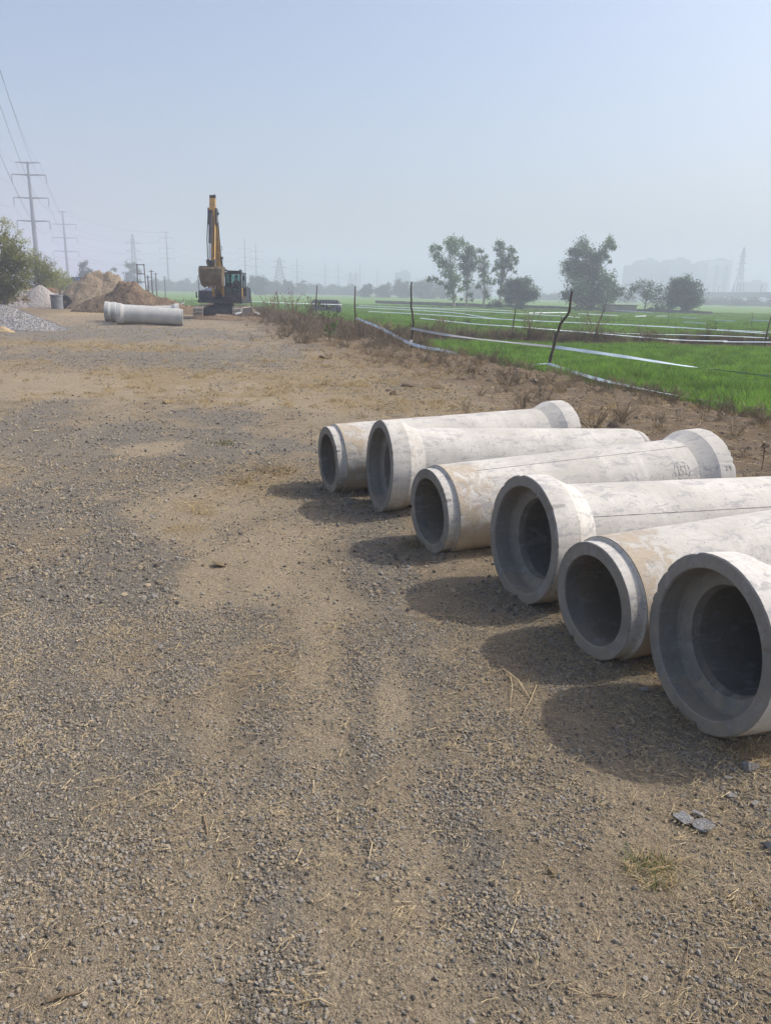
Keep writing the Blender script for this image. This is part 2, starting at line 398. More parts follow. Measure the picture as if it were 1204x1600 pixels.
def axis_grid(lo, f0, f1, hi, step, grow):
    a = list(np.arange(f0, f1, step)); d = step; v = f1
    while v < hi: a.append(v); d *= grow; v += d
    a.append(hi); d = step; v = f0; b = []
    while v > lo: d *= grow; v -= d; b.append(max(v, lo))
    return np.array(sorted(set(b + a)))
gx = axis_grid(-640, -3.2, 4.2, 900, .05, 1.035); gy = axis_grid(-50, .6, 8., 1500, .05, 1.022)
X, Yg = np.meshgrid(gx, gy); xx, yy = X.ravel(), Yg.ravel(); zz = hgt(xx, yy)
nx, ny = len(gx), len(gy); idx = np.arange(nx * ny).reshape(ny, nx)
quads = np.stack([idx[:-1, :-1], idx[:-1, 1:], idx[1:, 1:], idx[1:, :-1]], -1).reshape(-1, 4)
def groundmat():
    t = NT('ground'); co = t.coord()
    a = t.n('ShaderNodeVertexColor', layer_name='zone'); b = t.n('ShaderNodeVertexColor', layer_name='zone_b')
    sa = t.n('ShaderNodeSeparateColor'); t.l(a.outputs[0], sa.inputs[0]); sb = t.n('ShaderNodeSeparateColor'); t.l(b.outputs[0], sb.inputs[0])
    n1 = t.noise(co, 2.3, 9, .72, .4); n2 = t.noise(co, 14, 6, .7); n3 = t.noise(co, 75, 4, .7)
    vor = t.voro(co, 85); vb = t.voro(co, 38)
    c = t.mix(t.ramp(n1, .3, .7), (.275, .222, .155), (.385, .315, .222))
    grey = t.mix(vor.outputs['Color'], (.135, .125, .11), (.33, .30, .255))
    fg = t.ramp(t.math('ADD', sa.outputs[0], t.math('MULTIPLY', t.math('SUBTRACT', n2, .5), 1.1)), .25, .85)
    c = t.mix(t.math('MULTIPLY', fg, .82), c, grey)
    fs = t.ramp(t.math('ADD', sa.outputs[1], t.math('MULTIPLY', t.math('SUBTRACT', n2, .5), .9)), .3, .9)
    c = t.mix(t.math('MULTIPLY', fs, .88), c, t.mix(n1, (.37, .302, .208), (.47, .388, .272)))
    fd = t.ramp(t.math('ADD', sa.outputs[2], t.math('MULTIPLY', t.math('SUBTRACT', n2, .5), 1.0)), .3, .9)
    c = t.mix(t.math('MULTIPLY', fd, .75), c, t.mix(n2, (.28, .212, .118), (.42, .325, .182)))
    c = t.mix(sb.outputs[2], c, t.mix(n1, (.42, .315, .17), (.50, .39, .22)))
    soil = t.mix(t.ramp(n2, .3, .7), (.16, .118, .076), (.26, .195, .13))
    c = t.mix(sb.outputs[0], c, soil)
    green = t.mix(t.ramp(t.noise(co, .35, 5, .6), .3, .7), (.12, .23, .042), (.165, .285, .055))
    c = t.mix(sb.outputs[1], c, green)
    c = t.mix(t.ramp(n3, .45, .70), c, t.mix(1., c, (.56, .55, .53), 'MULTIPLY'))
    n4 = t.noise(co, 160, 3, .7)
    c = t.mix(t.math('MULTIPLY', t.ramp(n4, .48, .66), .75), c, t.mix(1., c, (.45, .44, .43), 'MULTIPLY'))
    c = t.mix(t.math('MULTIPLY', t.ramp(n4, .48, .3), .6), c, t.mix(1., c, (1.5, 1.45, 1.36), 'MULTIPLY'))
    h = t.math('ADD', t.math('MULTIPLY', n2, 1.0), t.math('MULTIPLY', n3, .55))
    h = t.math('ADD', h, t.math('MULTIPLY', n4, .3))
    return t.bsdf(c, .95, t.bump(h, 1., .035), spec=.15)
M['ground'] = groundmat()
gm = raw_mesh('ground', np.stack([xx, yy, zz], 1), quads, M['ground'], True)
zg = zones(xx, yy)
def put_attr(me, name, cols):
    at_ = me.color_attributes.new(name, 'FLOAT_COLOR', 'POINT')
    at_.data.foreach_set('color', np.concatenate([np.stack(cols, 1), np.ones((len(cols[0]), 1))], 1).astype(np.float32).ravel())
nearf = zg[4] * (1 - sstep(yy, 70, 150)); soil_e = np.maximum(np.maximum(zg[3], zg[6] * .7), nearf)
put_attr(gm, 'zone', [zg[0], zg[1], zg[2]]); put_attr(gm, 'zone_b', [soil_e, zg[4] - nearf * .65, zg[5]])
go = bpy.data.objects.new('ground', gm); COL.objects.link(go); tag(go, kind='structure')

# haze: one closed box round everything
hb = MB().box((130, 725, 31.), (1560, 1570, 68.)).build('haze', [])
tag(hb, kind='stuff')
hm = bpy.data.materials.new('haze'); hm.use_nodes = True; ht = hm.node_tree; ht.nodes.clear()
hv = ht.nodes.new('ShaderNodeVolumePrincipled'); hv.inputs['Density'].default_value = HAZE_DENSITY; hv.inputs['Color'].default_value = (*HAZE_COLOR, 1)
hv.inputs['Anisotropy'].default_value = .1
ho = ht.nodes.new('ShaderNodeOutputMaterial'); ht.links.new(hv.outputs[0], ho.inputs['Volume'])
hb.data.materials.append(hm)

# ------------------------------------------------------------------ scattering (stuff)
def scatter(name, pts, rots, scl, idx, variants, mat):
    """points carrying instances of a few small meshes"""
    me = bpy.data.meshes.new(name); n = len(pts)
    me.vertices.add(n); me.vertices.foreach_set('co', np.asarray(pts, np.float32).ravel())
    def A(nm, typ, key, d):
        a = me.attributes.new(nm, typ, 'POINT'); a.data.foreach_set(key, d)
    A('rot', 'FLOAT_VECTOR', 'vector', np.asarray(rots, np.float32).ravel())
    A('scl', 'FLOAT_VECTOR', 'vector', np.asarray(scl, np.float32).ravel())
    A('pick', 'INT', 'value', np.asarray(idx, np.int32))
    me.materials.append(mat)
    o = bpy.data.objects.new(name, me); COL.objects.link(o); tag(o, kind='stuff')
    cl = bpy.data.collections.new(name + '_kinds')
    for i, v in enumerate(variants):
        q = bpy.data.objects.new('%s_kind_%02d' % (name, i), v); cl.objects.link(q)
    g = bpy.data.node_groups.new(name, 'GeometryNodeTree')
    g.interface.new_socket('Geometry', in_out='INPUT', socket_type='NodeSocketGeometry'); g.interface.new_socket('Geometry', in_out='OUTPUT', socket_type='NodeSocketGeometry')
    N = g.nodes.new; gi, gO = N('NodeGroupInput'), N('NodeGroupOutput')
    ci = N('GeometryNodeCollectionInfo'); ci.inputs['Collection'].default_value = cl; ci.inputs['Separate Children'].default_value = True; ci.inputs['Reset Children'].default_value = True
    ip = N('GeometryNodeInstanceOnPoints'); ip.inputs['Pick Instance'].default_value = True
    def NA(nm, typ):
        a = N('GeometryNodeInputNamedAttribute'); a.data_type = typ; a.inputs['Name'].default_value = nm; return a.outputs[0]
    L = g.links.new
    L(gi.outputs[0], ip.inputs['Points']); L(ci.outputs[0], ip.inputs['Instance']); L(NA('pick', 'INT'), ip.inputs['Instance Index'])
    L(NA('rot', 'FLOAT_VECTOR'), ip.inputs['Rotation']); L(NA('scl', 'FLOAT_VECTOR'), ip.inputs['Scale']); L(ip.outputs[0], gO.inputs[0])
    md = o.modifiers.new('scatter', 'NODES'); md.node_group = g
    return o

import bmesh
def stone_mesh(name, seed, mat, sub=1, flat=(.55, .9), cut=(.5, .85), npl=7, jit=.08):
    r = random.Random(seed); bm = bmesh.new(); bmesh.ops.create_icosphere(bm, subdivisions=sub, radius=1)
    sx, sy, sz = 1, r.uniform(.6, 1), r.uniform(*flat)
    planes = [(Vector((r.gauss(0, 1), r.gauss(0, 1), r.gauss(0, 1))).normalized(), r.uniform(*cut)) for _ in range(npl)]
    for v in bm.verts:
        for nrm, d in planes:
            k = v.co.dot(nrm)
            if k > d: v.co -= nrm * (k - d)
        v.co = Vector((v.co.x * sx, v.co.y * sy, v.co.z * sz)) * r.uniform(1 - jit, 1 + jit)
    me = bpy.data.meshes.new(name); bm.to_mesh(me); bm.free(); me.materials.append(mat); return me

def spread(n_per, x0, x1, y0, y1, dens=None):
    """random points on the terrain, thinned by dens(x, y); only near the view's wedge"""
    n = int(n_per * (x1 - x0) * (y1 - y0)); x = rng.uniform(x0, x1, n); y = rng.uniform(y0, y1, n)
    k = (np.abs(x - .0) < .62 * y + 1.2)
    if dens is not None: k &= rng.uniform(0, 1, n) < np.where(k, dens(x, y), 0)
    x, y = x[k], y[k]; return np.stack([x, y, hgt(x, y)], 1)

# gravel on the yard
def gd(x, y):
    g, sa, d, e, f, yl, lf = zones(x, y); cl = fbm(x * 4.5, y * 4.5, 131, 3)
    return np.clip((.42 + .75 * g) * (1 - .85 * sa) * (.3 + 1.5 * sstep(cl, .36, .68)) * (1 - .75 * e), 0, 1) * (f < .2)
P1 = spread(25000, -3, 3.4, .9, 4., gd); P2 = spread(5200, -6, 6, 4., 8., gd); P3 = spread(420, -13, 8, 8., 20, gd); P4 = spread(30, -26, 3, 20, 44, gd)
P = np.concatenate([P1, P2, P3, P4])
base = np.concatenate([np.full(len(P1), .0038), np.full(len(P2), .0056), np.full(len(P3), .010), np.full(len(P4), .02)])
sz = base * np.exp(rng.normal(0, .5, len(P))); sz = np.clip(sz, .002, np.where(P[:, 1] < 4, .0105, .026))
P[:, 2] += sz * .22
scatter('gravel', P, rng.uniform(-.5, .5, (len(P), 3)) + np.stack([P[:, 0] * 0, P[:, 0] * 0, rng.uniform(0, 6.28, len(P))], 1), np.repeat(sz[:, None], 3, 1), rng.integers(0, 8, len(P)),
        [stone_mesh('gravel_stone', 50 + i, M['gravel']) for i in range(8)], M['gravel'])
# straw
def straw_mesh(name, seed, k=1, curl=.12):
    r = random.Random(seed); m = MB()
    for _ in range(k):
        a = r.uniform(0, 6.28); L = r.uniform(.5, 1.); ox, oy = (r.uniform(-.5, .5), r.uniform(-.5, .5)) if k > 1 else (0, 0)
        pts = []
        b = r.uniform(-curl, curl) * 2
        for i in range(4):
            q = i / 3 - .5; pts.append((ox + math.cos(a) * q * L - math.sin(a) * b * q * q * 2, oy + math.sin(a) * q * L + math.cos(a) * b * q * q * 2, .03 + r.uniform(0, .06)))
        m.tube(pts, [.012 + .014 * r.random()] * 4, 4, False)
    return m.mesh(name, M['straw'])
def sd(x, y):
    g, sa, d, e, f, yl, lf = zones(x, y); cl = fbm(x * 2.2, y * 2.2, 151, 3)
    return np.clip((.15 + .55 * sstep(cl, .45, .7) + 1.4 * d + 1.3 * sstep(x - .10 * y + .5 * (cl - .5), .35, 1.0) * (y < 6) + .4 * e), 0, 1) * (f < .2)
S1 = spread(4200, -3, 3.4, .9, 4, sd); S2 = spread(560, -6, 6, 4, 9, sd); S3 = spread(70, -14, 8, 9, 24, sd)
S = np.concatenate([S1, S2, S3]); ss = np.concatenate([np.full(len(S1), .021), np.full(len(S2), .038), np.full(len(S3), .11)]) * np.exp(rng.normal(0, .6, len(S)))
ss = np.clip(ss, .010, np.where(S[:, 1] < 6, .066, .2)); S[:, 2] += .009
scatter('straw', S, np.stack([rng.normal(0, .12, len(S)), rng.normal(0, .12, len(S)), rng.uniform(0, 6.28, len(S))], 1), np.stack([ss, ss, np.clip(ss, 0, .05)], 1), rng.integers(0, 8, len(S)),
        [straw_mesh('straw_stem', 300 + i, 1 if i < 6 else 3) for i in range(8)], M['straw'])

# blades
def tuft_mesh(name, seed, n, rad, hgt_, wid, lean, mat, up_=1., k=3):
    r = np.random.default_rng(seed); a = r.uniform(0, 6.28, n); d = rad * np.sqrt(r.uniform(0, 1, n)); bx, by = d * np.cos(a), d * np.sin(a)
    h = hgt_ * r.uniform(.55, 1.05, n); la = r.uniform(0, 6.28, n); ln = lean * r.uniform(.2, 1.2, n) * h; wv = r.uniform(0, 6.28, n); w2 = wid * r.uniform(.6, 1.2, n)
    V = []; Q = []
    for j in range(k + 1):
        t = j / k; ww = w2 * (1 - t ** 1.6) * .5 + wid * .04
        cx = bx + np.cos(la) * ln * t ** 1.8; cy = by + np.sin(la) * ln * t ** 1.8; cz = h * (t - .28 * lean * t ** 2.5) * up_
        V += [np.stack([cx - np.cos(wv) * ww, cy - np.sin(wv) * ww, cz], 1), np.stack([cx + np.cos(wv) * ww, cy + np.sin(wv) * ww, cz], 1)]
    V = np.concatenate(V); i = np.arange(n)
    for j in range(k): Q.append(np.stack([2 * j * n + i, (2 * j + 1) * n + i, (2 * j + 3) * n + i, (2 * j + 2) * n + i], 1))
    return raw_mesh(name, V, np.concatenate(Q), mat)
def put(name, P, smin, smax, variants, mat, tilt=.1, zoff=0., vs_=None):
    n = len(P); s = rng.uniform(smin, smax, n); P = P.copy(); P[:, 2] += zoff
    sc3 = np.stack([s, s, s * (rng.uniform(.8, 1.2, n) if vs_ is None else vs_)], 1)
    return scatter(name, P, np.stack([rng.normal(0, tilt, n), rng.normal(0, tilt, n), rng.uniform(0, 6.28, n)], 1), sc3, rng.integers(0, len(variants), n), variants, mat)

def fieldk(x, y): return zones(x, y)[4] > .5
def grid_pts(x0, x1, y0, y1, st, dens):
    a, b = np.meshgrid(np.arange(x0, x1, st), np.arange(y0, y1, st)); x = a.ravel() + rng.uniform(-.5, .5, a.size) * st; y = b.ravel() + rng.uniform(-.5, .5, a.size) * st
    k = (np.abs(x) < .58 * y + 3) & (rng.uniform(0, 1, x.size) < 2)
    x, y = x[k], y[k]; k = dens(x, y); x, y = x[k], y[k]; return np.stack([x, y, hgt(x, y)], 1)
wv = [tuft_mesh('wheat_blades', 400 + i, 70, .20, .36, .017, .6, M['wheat']) for i in range(6)]
W1 = grid_pts(-2, 24, 5, 34, .26, fieldk)
hv_ = .55 + .9 * fbm(W1[:, 0] * 1.1, W1[:, 1] * 1.1, 201, 4)
put('wheat_crop', W1, .85, 1.15, wv, M['wheat'], .06, -.02, hv_)
wv2 = [tuft_mesh('wheat_clump', 420 + i, 150, .7, .40, .035, .5, M['wheat'], k=2) for i in range(4)]
W2 = np.concatenate([grid_pts(-25, 48, 34, 80, .62, fieldk), grid_pts(-45, 85, 80, 150, 1.25, fieldk)])
far = W2[:, 1] > 80; vs2 = (.8 + .4 * fbm(W2[:, 0] * .3, W2[:, 1] * .3, 211, 4)) * np.where(far, .8, 1)
put('wheat_crop', W2, .9, 1.2, wv2, M['wheat'], .05, -.03, vs2)

# dry grass and brush on the verge, the bund and the yard
gv = [tuft_mesh('dry_grass_tuft', 440 + i, 26, .10, .13, .006, 1.5, M['grass_dry']) for i in range(5)]
def gdens(x, y):
    z = zones(x, y); cl = fbm(x * 1.6, y * 1.6, 161, 4)
    return np.clip(.9 * z[2] * sstep(cl, .35, .6) + .55 * z[3] * sstep(cl, .3, .6) + .02, 0, 1) * (z[4] < .2)
G1 = spread(22, -18, 9, 9, 34, gdens); G1b = spread(8, -3, 8, 4, 9, gdens)
G1 = np.concatenate([G1, G1b])
put('dry_grass', G1, .35, 1.0, gv, M['grass_dry'], .25)
wd = []
for i in range(5):
    r = random.Random(470 + i); m = MB()
    for _ in range(16):
        a = r.uniform(0, 6.28); l = r.uniform(.25, .8); q = r.uniform(.1, .9); b = (math.cos(a) * .12 * r.random(), math.sin(a) * .12 * r.random(), 0)
        mid = (b[0] + math.cos(a) * q * l * .35, b[1] + math.sin(a) * q * l * .35, l * .6); e = (b[0] + math.cos(a) * q * l * .8, b[1] + math.sin(a) * q * l * .8, l * r.uniform(.75, 1))
        m.tube([b, mid, e], [.006, .005, .003], 3, False)
        for _ in range(2):
            a2 = a + r.uniform(-1.2, 1.2); m.tube([mid, (mid[0] + math.cos(a2) * .18, mid[1] + math.sin(a2) * .18, mid[2] + r.uniform(.02, .2))], [.004, .002], 3, False)
    t_ = tuft_mesh('tmp', 480 + i, 30, .2, .35, .012, 1.2, M['weed_dry']); v_ = np.zeros(len(t_.vertices) * 3); t_.vertices.foreach_get('co', v_)
    m.add(v_.reshape(-1, 3), [tuple(p.vertices) for p in t_.polygons])
    wd.append(m.mesh('dry_weed', M['weed_dry'])); bpy.data.meshes.remove(t_)
def wdens(x, y):
    s = sdist(x, y); b = np.exp(-((y - bundline(x)) / .75) ** 2) * sstep(s, -1.5, 0); cl = fbm(x * .9, y * .9, 171, 4)
    strip = np.exp(-((s + 1.6 - .9 * sstep(y, 28, 34)) / 1.5) ** 2) * sstep(cl, .34, .56) * (.28 + .72 * sstep(y, 24, 32)) * (y < 75)
    strip = np.maximum(strip, np.exp(-((s + .2) / .8) ** 2) * .95 * sstep(cl, .36, .56) * (y > 9))
    return np.clip(np.maximum(b * (.7 + .9 * sstep(cl, .35, .6)), strip), 0, 1)
B1 = spread(24, -16, 24, 8, 75, wdens)
bn = B1[:, 1] < 25; put('dry_weeds', B1[~bn], .4, .95, wd, M['weed_dry'], .2, -.02); put('dry_weeds', B1[bn], .18, .55, wd, M['weed_dry'], .3, -.02)
gw = [tuft_mesh('green_weed', 500 + i, 30, .16, .28, .02, .9, M['weed_green']) for i in range(4)]
def vdens(x, y):
    s = sdist(x, y); cl = fbm(x * .7, y * .7, 181, 4); return np.exp(-((s - .25) / .55) ** 2) * sstep(cl, .4, .6) * (y < 60)
put('green_weeds', spread(22, -12, 9, 7, 55, vdens), .3, .95, gw, M['weed_green'], .2, -.02)
cv = [stone_mesh('clod', 520 + i, M['soil_clod'], 1, (.5, .8)) for i in range(5)]
def cdens(x, y):
    z = zones(x, y); return z[3] * sstep(fbm(x * 1.3, y * 1.3, 191, 4), .42, .66) * (y < 60)
C1 = spread(70, -14, 10, 5, 55, cdens); cs = np.clip(.020 * np.exp(rng.normal(0, .6, len(C1))), .01, .12)
scatter('soil_clods', C1, rng.uniform(-.4, .4, (len(C1), 3)) + np.array([0, 0, 1.]) * rng.uniform(0, 6, (len(C1), 1)), np.repeat(cs[:, None], 3, 1), rng.integers(0, 5, len(C1)), cv, M['soil_clod'])

# ------------------------------------------------------------------ concrete pipes
def pipe_parts(root, Rs, Rsp, L, seed, mats, n=128, k=1., chips=True, mud_bell=.3, mud_spig=1.):
    """axis from bell (local x = 0) to spigot (x = L), resting on bell and spigot end; k scales the details"""
    ro, ri, rso = Rsp + .018 * k, Rsp * .765, Rs * .82
    o = np.array([0, 0, Rs]); e = np.array([L, 0, Rsp]); ax = (e - o) / np.linalg.norm(e - o); L = np.linalg.norm(e - o)
    r = random.Random(seed)
    spots = [(r.uniform(0, 6.28), r.uniform(.02, .07) * (1 + (j == 0)), r.uniform(.003, .011) * (1 + .8 * (j == 0))) for j in range(10 if chips else 0)]
    def chip(rows, sgn):
        def f(i, kk, t, rad):
            an = 2 * math.pi * kk / n
            if i in rows:
                q = max([d * max(0, 1 - abs((an - a + math.pi) % (2 * math.pi) - math.pi) / wd_) for a, wd_, d in spots] + [0])
                q *= .6 + .8 * hash2(np.array([kk]), np.array([seed]))[0]
                return t + sgn * q * .8, rad - q * .8 + (hash2(np.array([kk]), np.array([seed + 9]))[0] - .5) * .002 * k
            return t, rad
        return f
    def mk(name, prof, mats_, rows=(), sgn=1, zone=None, mud=None):
        m = MB().lathe(prof, o, ax, n, jit=chip(rows, sgn) if rows else None)
        if zone: m.mi = [zone[min(j // n, len(zone) - 1)] for j in range(len(m.f))]
        ob = m.build(name, mats_, root, 13)
        at_ = ob.data.attributes.new('mud', 'FLOAT', 'POINT')
        v = np.concatenate(m.v); t = (v - o) @ ax
        low = np.clip(1 - (v[:, 2] + .02) / (.30 * k), 0, 1) * .55 + np.clip(1 - (v[:, 2] - (Rsp - ri)) / (.06 * k), 0, 1) * .25
        at_.data.foreach_set('value', ((mud(t) if mud else t * 0) + low).astype(np.float32)); return ob
    A, B, D = .155 * k, .30 * k, .115 * k
    # barrel: outer skin and bore
    mb_mud = lambda t: np.clip((t - L + .75) / .6, 0, 1) * mud_spig * .45 + np.clip(1 - np.abs(t - L + .15) / .12, 0, 1) * .5 * mud_spig
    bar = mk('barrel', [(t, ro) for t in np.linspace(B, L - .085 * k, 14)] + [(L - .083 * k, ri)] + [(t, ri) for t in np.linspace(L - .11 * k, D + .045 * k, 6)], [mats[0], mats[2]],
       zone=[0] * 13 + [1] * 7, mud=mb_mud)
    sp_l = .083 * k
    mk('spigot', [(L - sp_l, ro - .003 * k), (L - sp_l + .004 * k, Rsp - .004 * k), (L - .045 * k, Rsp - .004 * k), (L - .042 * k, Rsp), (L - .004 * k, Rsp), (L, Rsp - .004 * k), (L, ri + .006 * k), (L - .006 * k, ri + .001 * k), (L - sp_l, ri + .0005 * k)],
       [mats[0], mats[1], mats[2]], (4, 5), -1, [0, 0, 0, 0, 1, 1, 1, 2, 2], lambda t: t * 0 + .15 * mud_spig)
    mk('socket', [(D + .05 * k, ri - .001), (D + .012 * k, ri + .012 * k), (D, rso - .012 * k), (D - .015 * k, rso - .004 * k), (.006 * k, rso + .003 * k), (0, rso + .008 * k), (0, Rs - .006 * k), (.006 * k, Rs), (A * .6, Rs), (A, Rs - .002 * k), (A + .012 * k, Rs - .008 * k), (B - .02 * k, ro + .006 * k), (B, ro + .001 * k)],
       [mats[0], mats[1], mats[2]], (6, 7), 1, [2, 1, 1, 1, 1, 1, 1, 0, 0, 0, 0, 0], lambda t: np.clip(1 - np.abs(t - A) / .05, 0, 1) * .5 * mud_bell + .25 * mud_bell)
    # mould seam: thin dark ridge along the barrel
    return o, ax, ro, L, A, B
def on_pipe(o, ax, r, t, ang):
    u = np.array([0, -1., 0]); v = np.cross(u, ax); v = v if v[2] > 0 else -v
    return o + ax * t + r * (math.cos(ang) * u + math.sin(ang) * v)
def seam(root, o, ax, ro, t0, t1, ang, side=1, w_=.0026):
    m = MB(); n = 40; V = []; r = random.Random(5)
    for i in range(n + 1):
        t = t0 + (t1 - t0) * i / n; j = r.uniform(-.002, .002); h = r.uniform(.0006, .0016); ww = w_ * r.uniform(.4, 1.1) / ro
        for a, rr in ((ang - ww + j, ro - .001), (ang - ww + j, ro + h), (ang + ww + j, ro + h), (ang + ww + j, ro - .001)):
            p = on_pipe(o, ax, rr, t, a) if side > 0 else on_pipe(o, ax, rr, t, math.pi - a); V.append(p)
    m.add(V, [(4 * i + k, 4 * i + k + 1, 4 * i + k + 5, 4 * i + k + 4) for i in range(n) for k in range(3)])
    m.build('mould_seam', M['seam'], root)
def strokes(root, name, o, ax, ro, t0, a0, size, lines, side, flip, wd_=.0028):
    """ink strokes laid on the curved barrel; line points (u, v) in letter heights"""
    m = MB()
    for ln in lines:
        for (u0, v0), (u1, v1) in zip(ln[:-1], ln[1:]):
            n = 3; d = math.hypot(u1 - u0, v1 - v0) + 1e-9; px_, py_ = -(v1 - v0) / d * wd_ / size, (u1 - u0) / d * wd_ / size; V = []
            for i in range(n + 1):
                q = i / n; u = u0 + (u1 - u0) * q; v = v0 + (v1 - v0) * q
                for sg in (-1, 1):
                    t = t0 + flip * (u + sg * px_) * size; a = a0 + (v + sg * py_) * size / ro
                    V.append(on_pipe(o, ax, ro + .0018, t, a if side > 0 else math.pi - a))
            m.add(V, [(2 * i, 2 * i + 1, 2 * i + 3, 2 * i + 2) for i in range(n)])
    return m.build(name, M['ink'], root)

PIPES = [  # kind of near end, x, y, azimuth (deg), label
    ('b', 1.349, 2.926, 16.5, 'nearest concrete pipe, wide socket mouth facing the camera at the right edge'),
    ('s', 1.043, 3.563, 22.1, 'concrete pipe with narrow muddy spigot end, between the two nearest wide socket mouths'),
    ('b', .803, 4.281, 21.0, 'concrete pipe with chipped wide socket mouth, third from the camera in the row'),
    ('s', .299, 5.124, 23.6, 'concrete pipe with stencilled marks near its far grey flared socket'),
    ('b', -.067, 6.160, 17.5, 'concrete pipe with wide socket mouth, second from the far end of the row'),
    ('s', -.534, 6.735, 21.9, 'farthest concrete pipe of the row, small dark spigot mouth toward the camera'),
]
RS, RSP, PL = .382, .30, 2.475
CB = []
for px_, py_, a in PAX:
    n = 260; t = rng.uniform(-.05, 2.5, n); d = rng.normal(.20, .05, n) * np.where(rng.uniform(0, 1, n) < .5, 1, -1)
    x = px_ + t * math.cos(R(a)) - d * math.sin(R(a)); y = py_ + t * math.sin(R(a)) + d * math.cos(R(a)); CB.append(np.stack([x, y, hgt(x, y)], 1))
CB = np.concatenate(CB); cs = np.clip(.009 * np.exp(rng.normal(0, .55, len(CB))), .004, .03)
scatter('soil_clods', CB, rng.uniform(-.4, .4, (len(CB), 3)) + np.array([0, 0, 1.]) * rng.uniform(0, 6, (len(CB), 1)), np.repeat(cs[:, None], 3, 1), rng.integers(0, 5, len(CB)), cv, M['soil_clod'])
pinfo = []
for i, (k, x, y, a, lab) in enumerate(PIPES):
    a = R(a)
    if k == 'b': loc, rz = (x, y, -.02), a
    else: loc, rz = (x + PL * math.cos(a), y + PL * math.sin(a), -.02), a + math.pi
    root = thing('concrete_pipe', lab, 'pipe', loc, rz, 'concrete pipes lying in a row')
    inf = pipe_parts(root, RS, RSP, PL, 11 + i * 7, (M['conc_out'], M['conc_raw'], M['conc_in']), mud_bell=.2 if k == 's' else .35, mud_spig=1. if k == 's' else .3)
    pinfo.append((root, k) + inf)
    o_, ax_, ro_, L_, A_, B_ = inf
    sd_ = 1 if k == 'b' else -1
    if i in (2, 3, 4): seam(root, o_, ax_, ro_, B_, L_ - .3, R({2: 38, 3: 66, 4: 8}[i]), sd_)
# stencilled marks on the fourth pipe, next to its far socket
root, k, o_, ax_, ro_, L_, A_, B_ = pinfo[3]
arc = lambda cx, cy, r, a0, a1, n=5: [(cx + r * math.cos(R(a0 + (a1 - a0) * i / n)), cy + r * math.sin(R(a0 + (a1 - a0) * i / n))) for i in range(n + 1)]
emblem = [arc(0, 0, .95, a, a + 32) for a in range(0, 360, 45)] + [
    [(-.62, .45), (-.28, .45)], [(-.45, .45), (-.45, -.45)], [(-.62, -.45), (-.28, -.45)],
    [(.16, .36), (0, .46), (-.15, .34), (-.1, .1), (.12, -.1), (.16, -.34), (0, -.46), (-.16, -.34)],
    [(.28, .45), (.62, .45)], [(.45, .45), (.45, -.45)], [(.28, -.45), (.62, -.45)]]
strokes(root, 'stamp_mark', o_, ax_, ro_, B_ + .17, R(28), .075, emblem, -1, -1)
code = [[(-.9, .5), (-.9, 0), (-.6, 0)], [(-.62, .2), (-.62, -.3)], [(-.2, .5), (-.2, -.5)], [(-.2, 0), (.1, .1)], [(.1, .5), (.1, -.5)],
        [(.3, .5), (.75, -.5)], [(.75, .5), (.3, -.5)], [(.85, .5), (.85, -.5)]]
strokes(root, 'stamp_code', o_, ax_, ro_, B_ + .13, R(-2), .062, code, -1, -1)
strokes(root, 'rim_mark', o_, ax_, RS + .0, .075, R(22), .045, [[(-.7, .2), (-.5, .5), (-.2, .3), (-.6, -.3), (-.1, -.3)], [(.3, .5), (.1, 0), (.6, 0)], [(.45, .3), (.45, -.5)]], -1, -1)

# ------------------------------------------------------------------ heaps and mounds
def heap(name, label, cat, px, py_base, Y, wpx, hpx, mat, seed, peaks, lump=.12, group=None, stretch=1., seg=72, right_tail=0.):
    """earth heap: its foot centre under pixel (px), width and height in photo pixels at depth Y; peaks = (dx, dy, h, r) relative"""
    c = at(px, py_base, Y); sc_ = Y / F; Wm, Hm = wpx * sc_ / 2, hpx * sc_
    z0 = hz(c[0], Y)
    root = thing(name, label, cat, (c[0], Y, z0), 0, group)
    n = seg; u = np.linspace(-1.15, 1.15, n); uu, vv = np.meshgrid(u, u); x = uu * Wm; y = vv * Wm * stretch
    h = np.zeros_like(x)
    for dx, dy, ph, pr in peaks:
        d = np.sqrt((uu - dx) ** 2 + (vv - dy) ** 2 + .018) / pr - .13
        h = np.maximum(h, ph * np.clip(1 - d, 0, 1) ** .92)
    h *= Hm; nz = fbm(x * 1.4 / max(.4, Hm * .5) + seed, y * 1.4 / max(.4, Hm * .5), seed, 5) - .5
    h = h * (1 + lump * 3.2 * nz) + np.clip(h / Hm * 4, 0, 1) * lump * Hm * .9 * (fbm(x * 3.5 + 5, y * 3.5, seed + 3, 4) - .5)
    foot = hgt((x + c[0]).ravel(), (y + Y).ravel()).reshape(x.shape) - z0
    z = foot + np.where(h > .02, h, -.12)
    ii = np.arange(n * n).reshape(n, n); q = np.stack([ii[:-1, :-1], ii[:-1, 1:], ii[1:, 1:], ii[1:, :-1]], -1).reshape(-1, 4)
    q = q[(h.ravel()[q].max(1) > .0)]
    me = raw_mesh('heap_body', np.stack([x.ravel(), y.ravel(), z.ravel()], 1), q, mat, True)
    o = bpy.data.objects.new('heap_body', me); COL.objects.link(o); o.parent = root
    return root, x.ravel(), y.ravel(), z.ravel(), h.ravel()
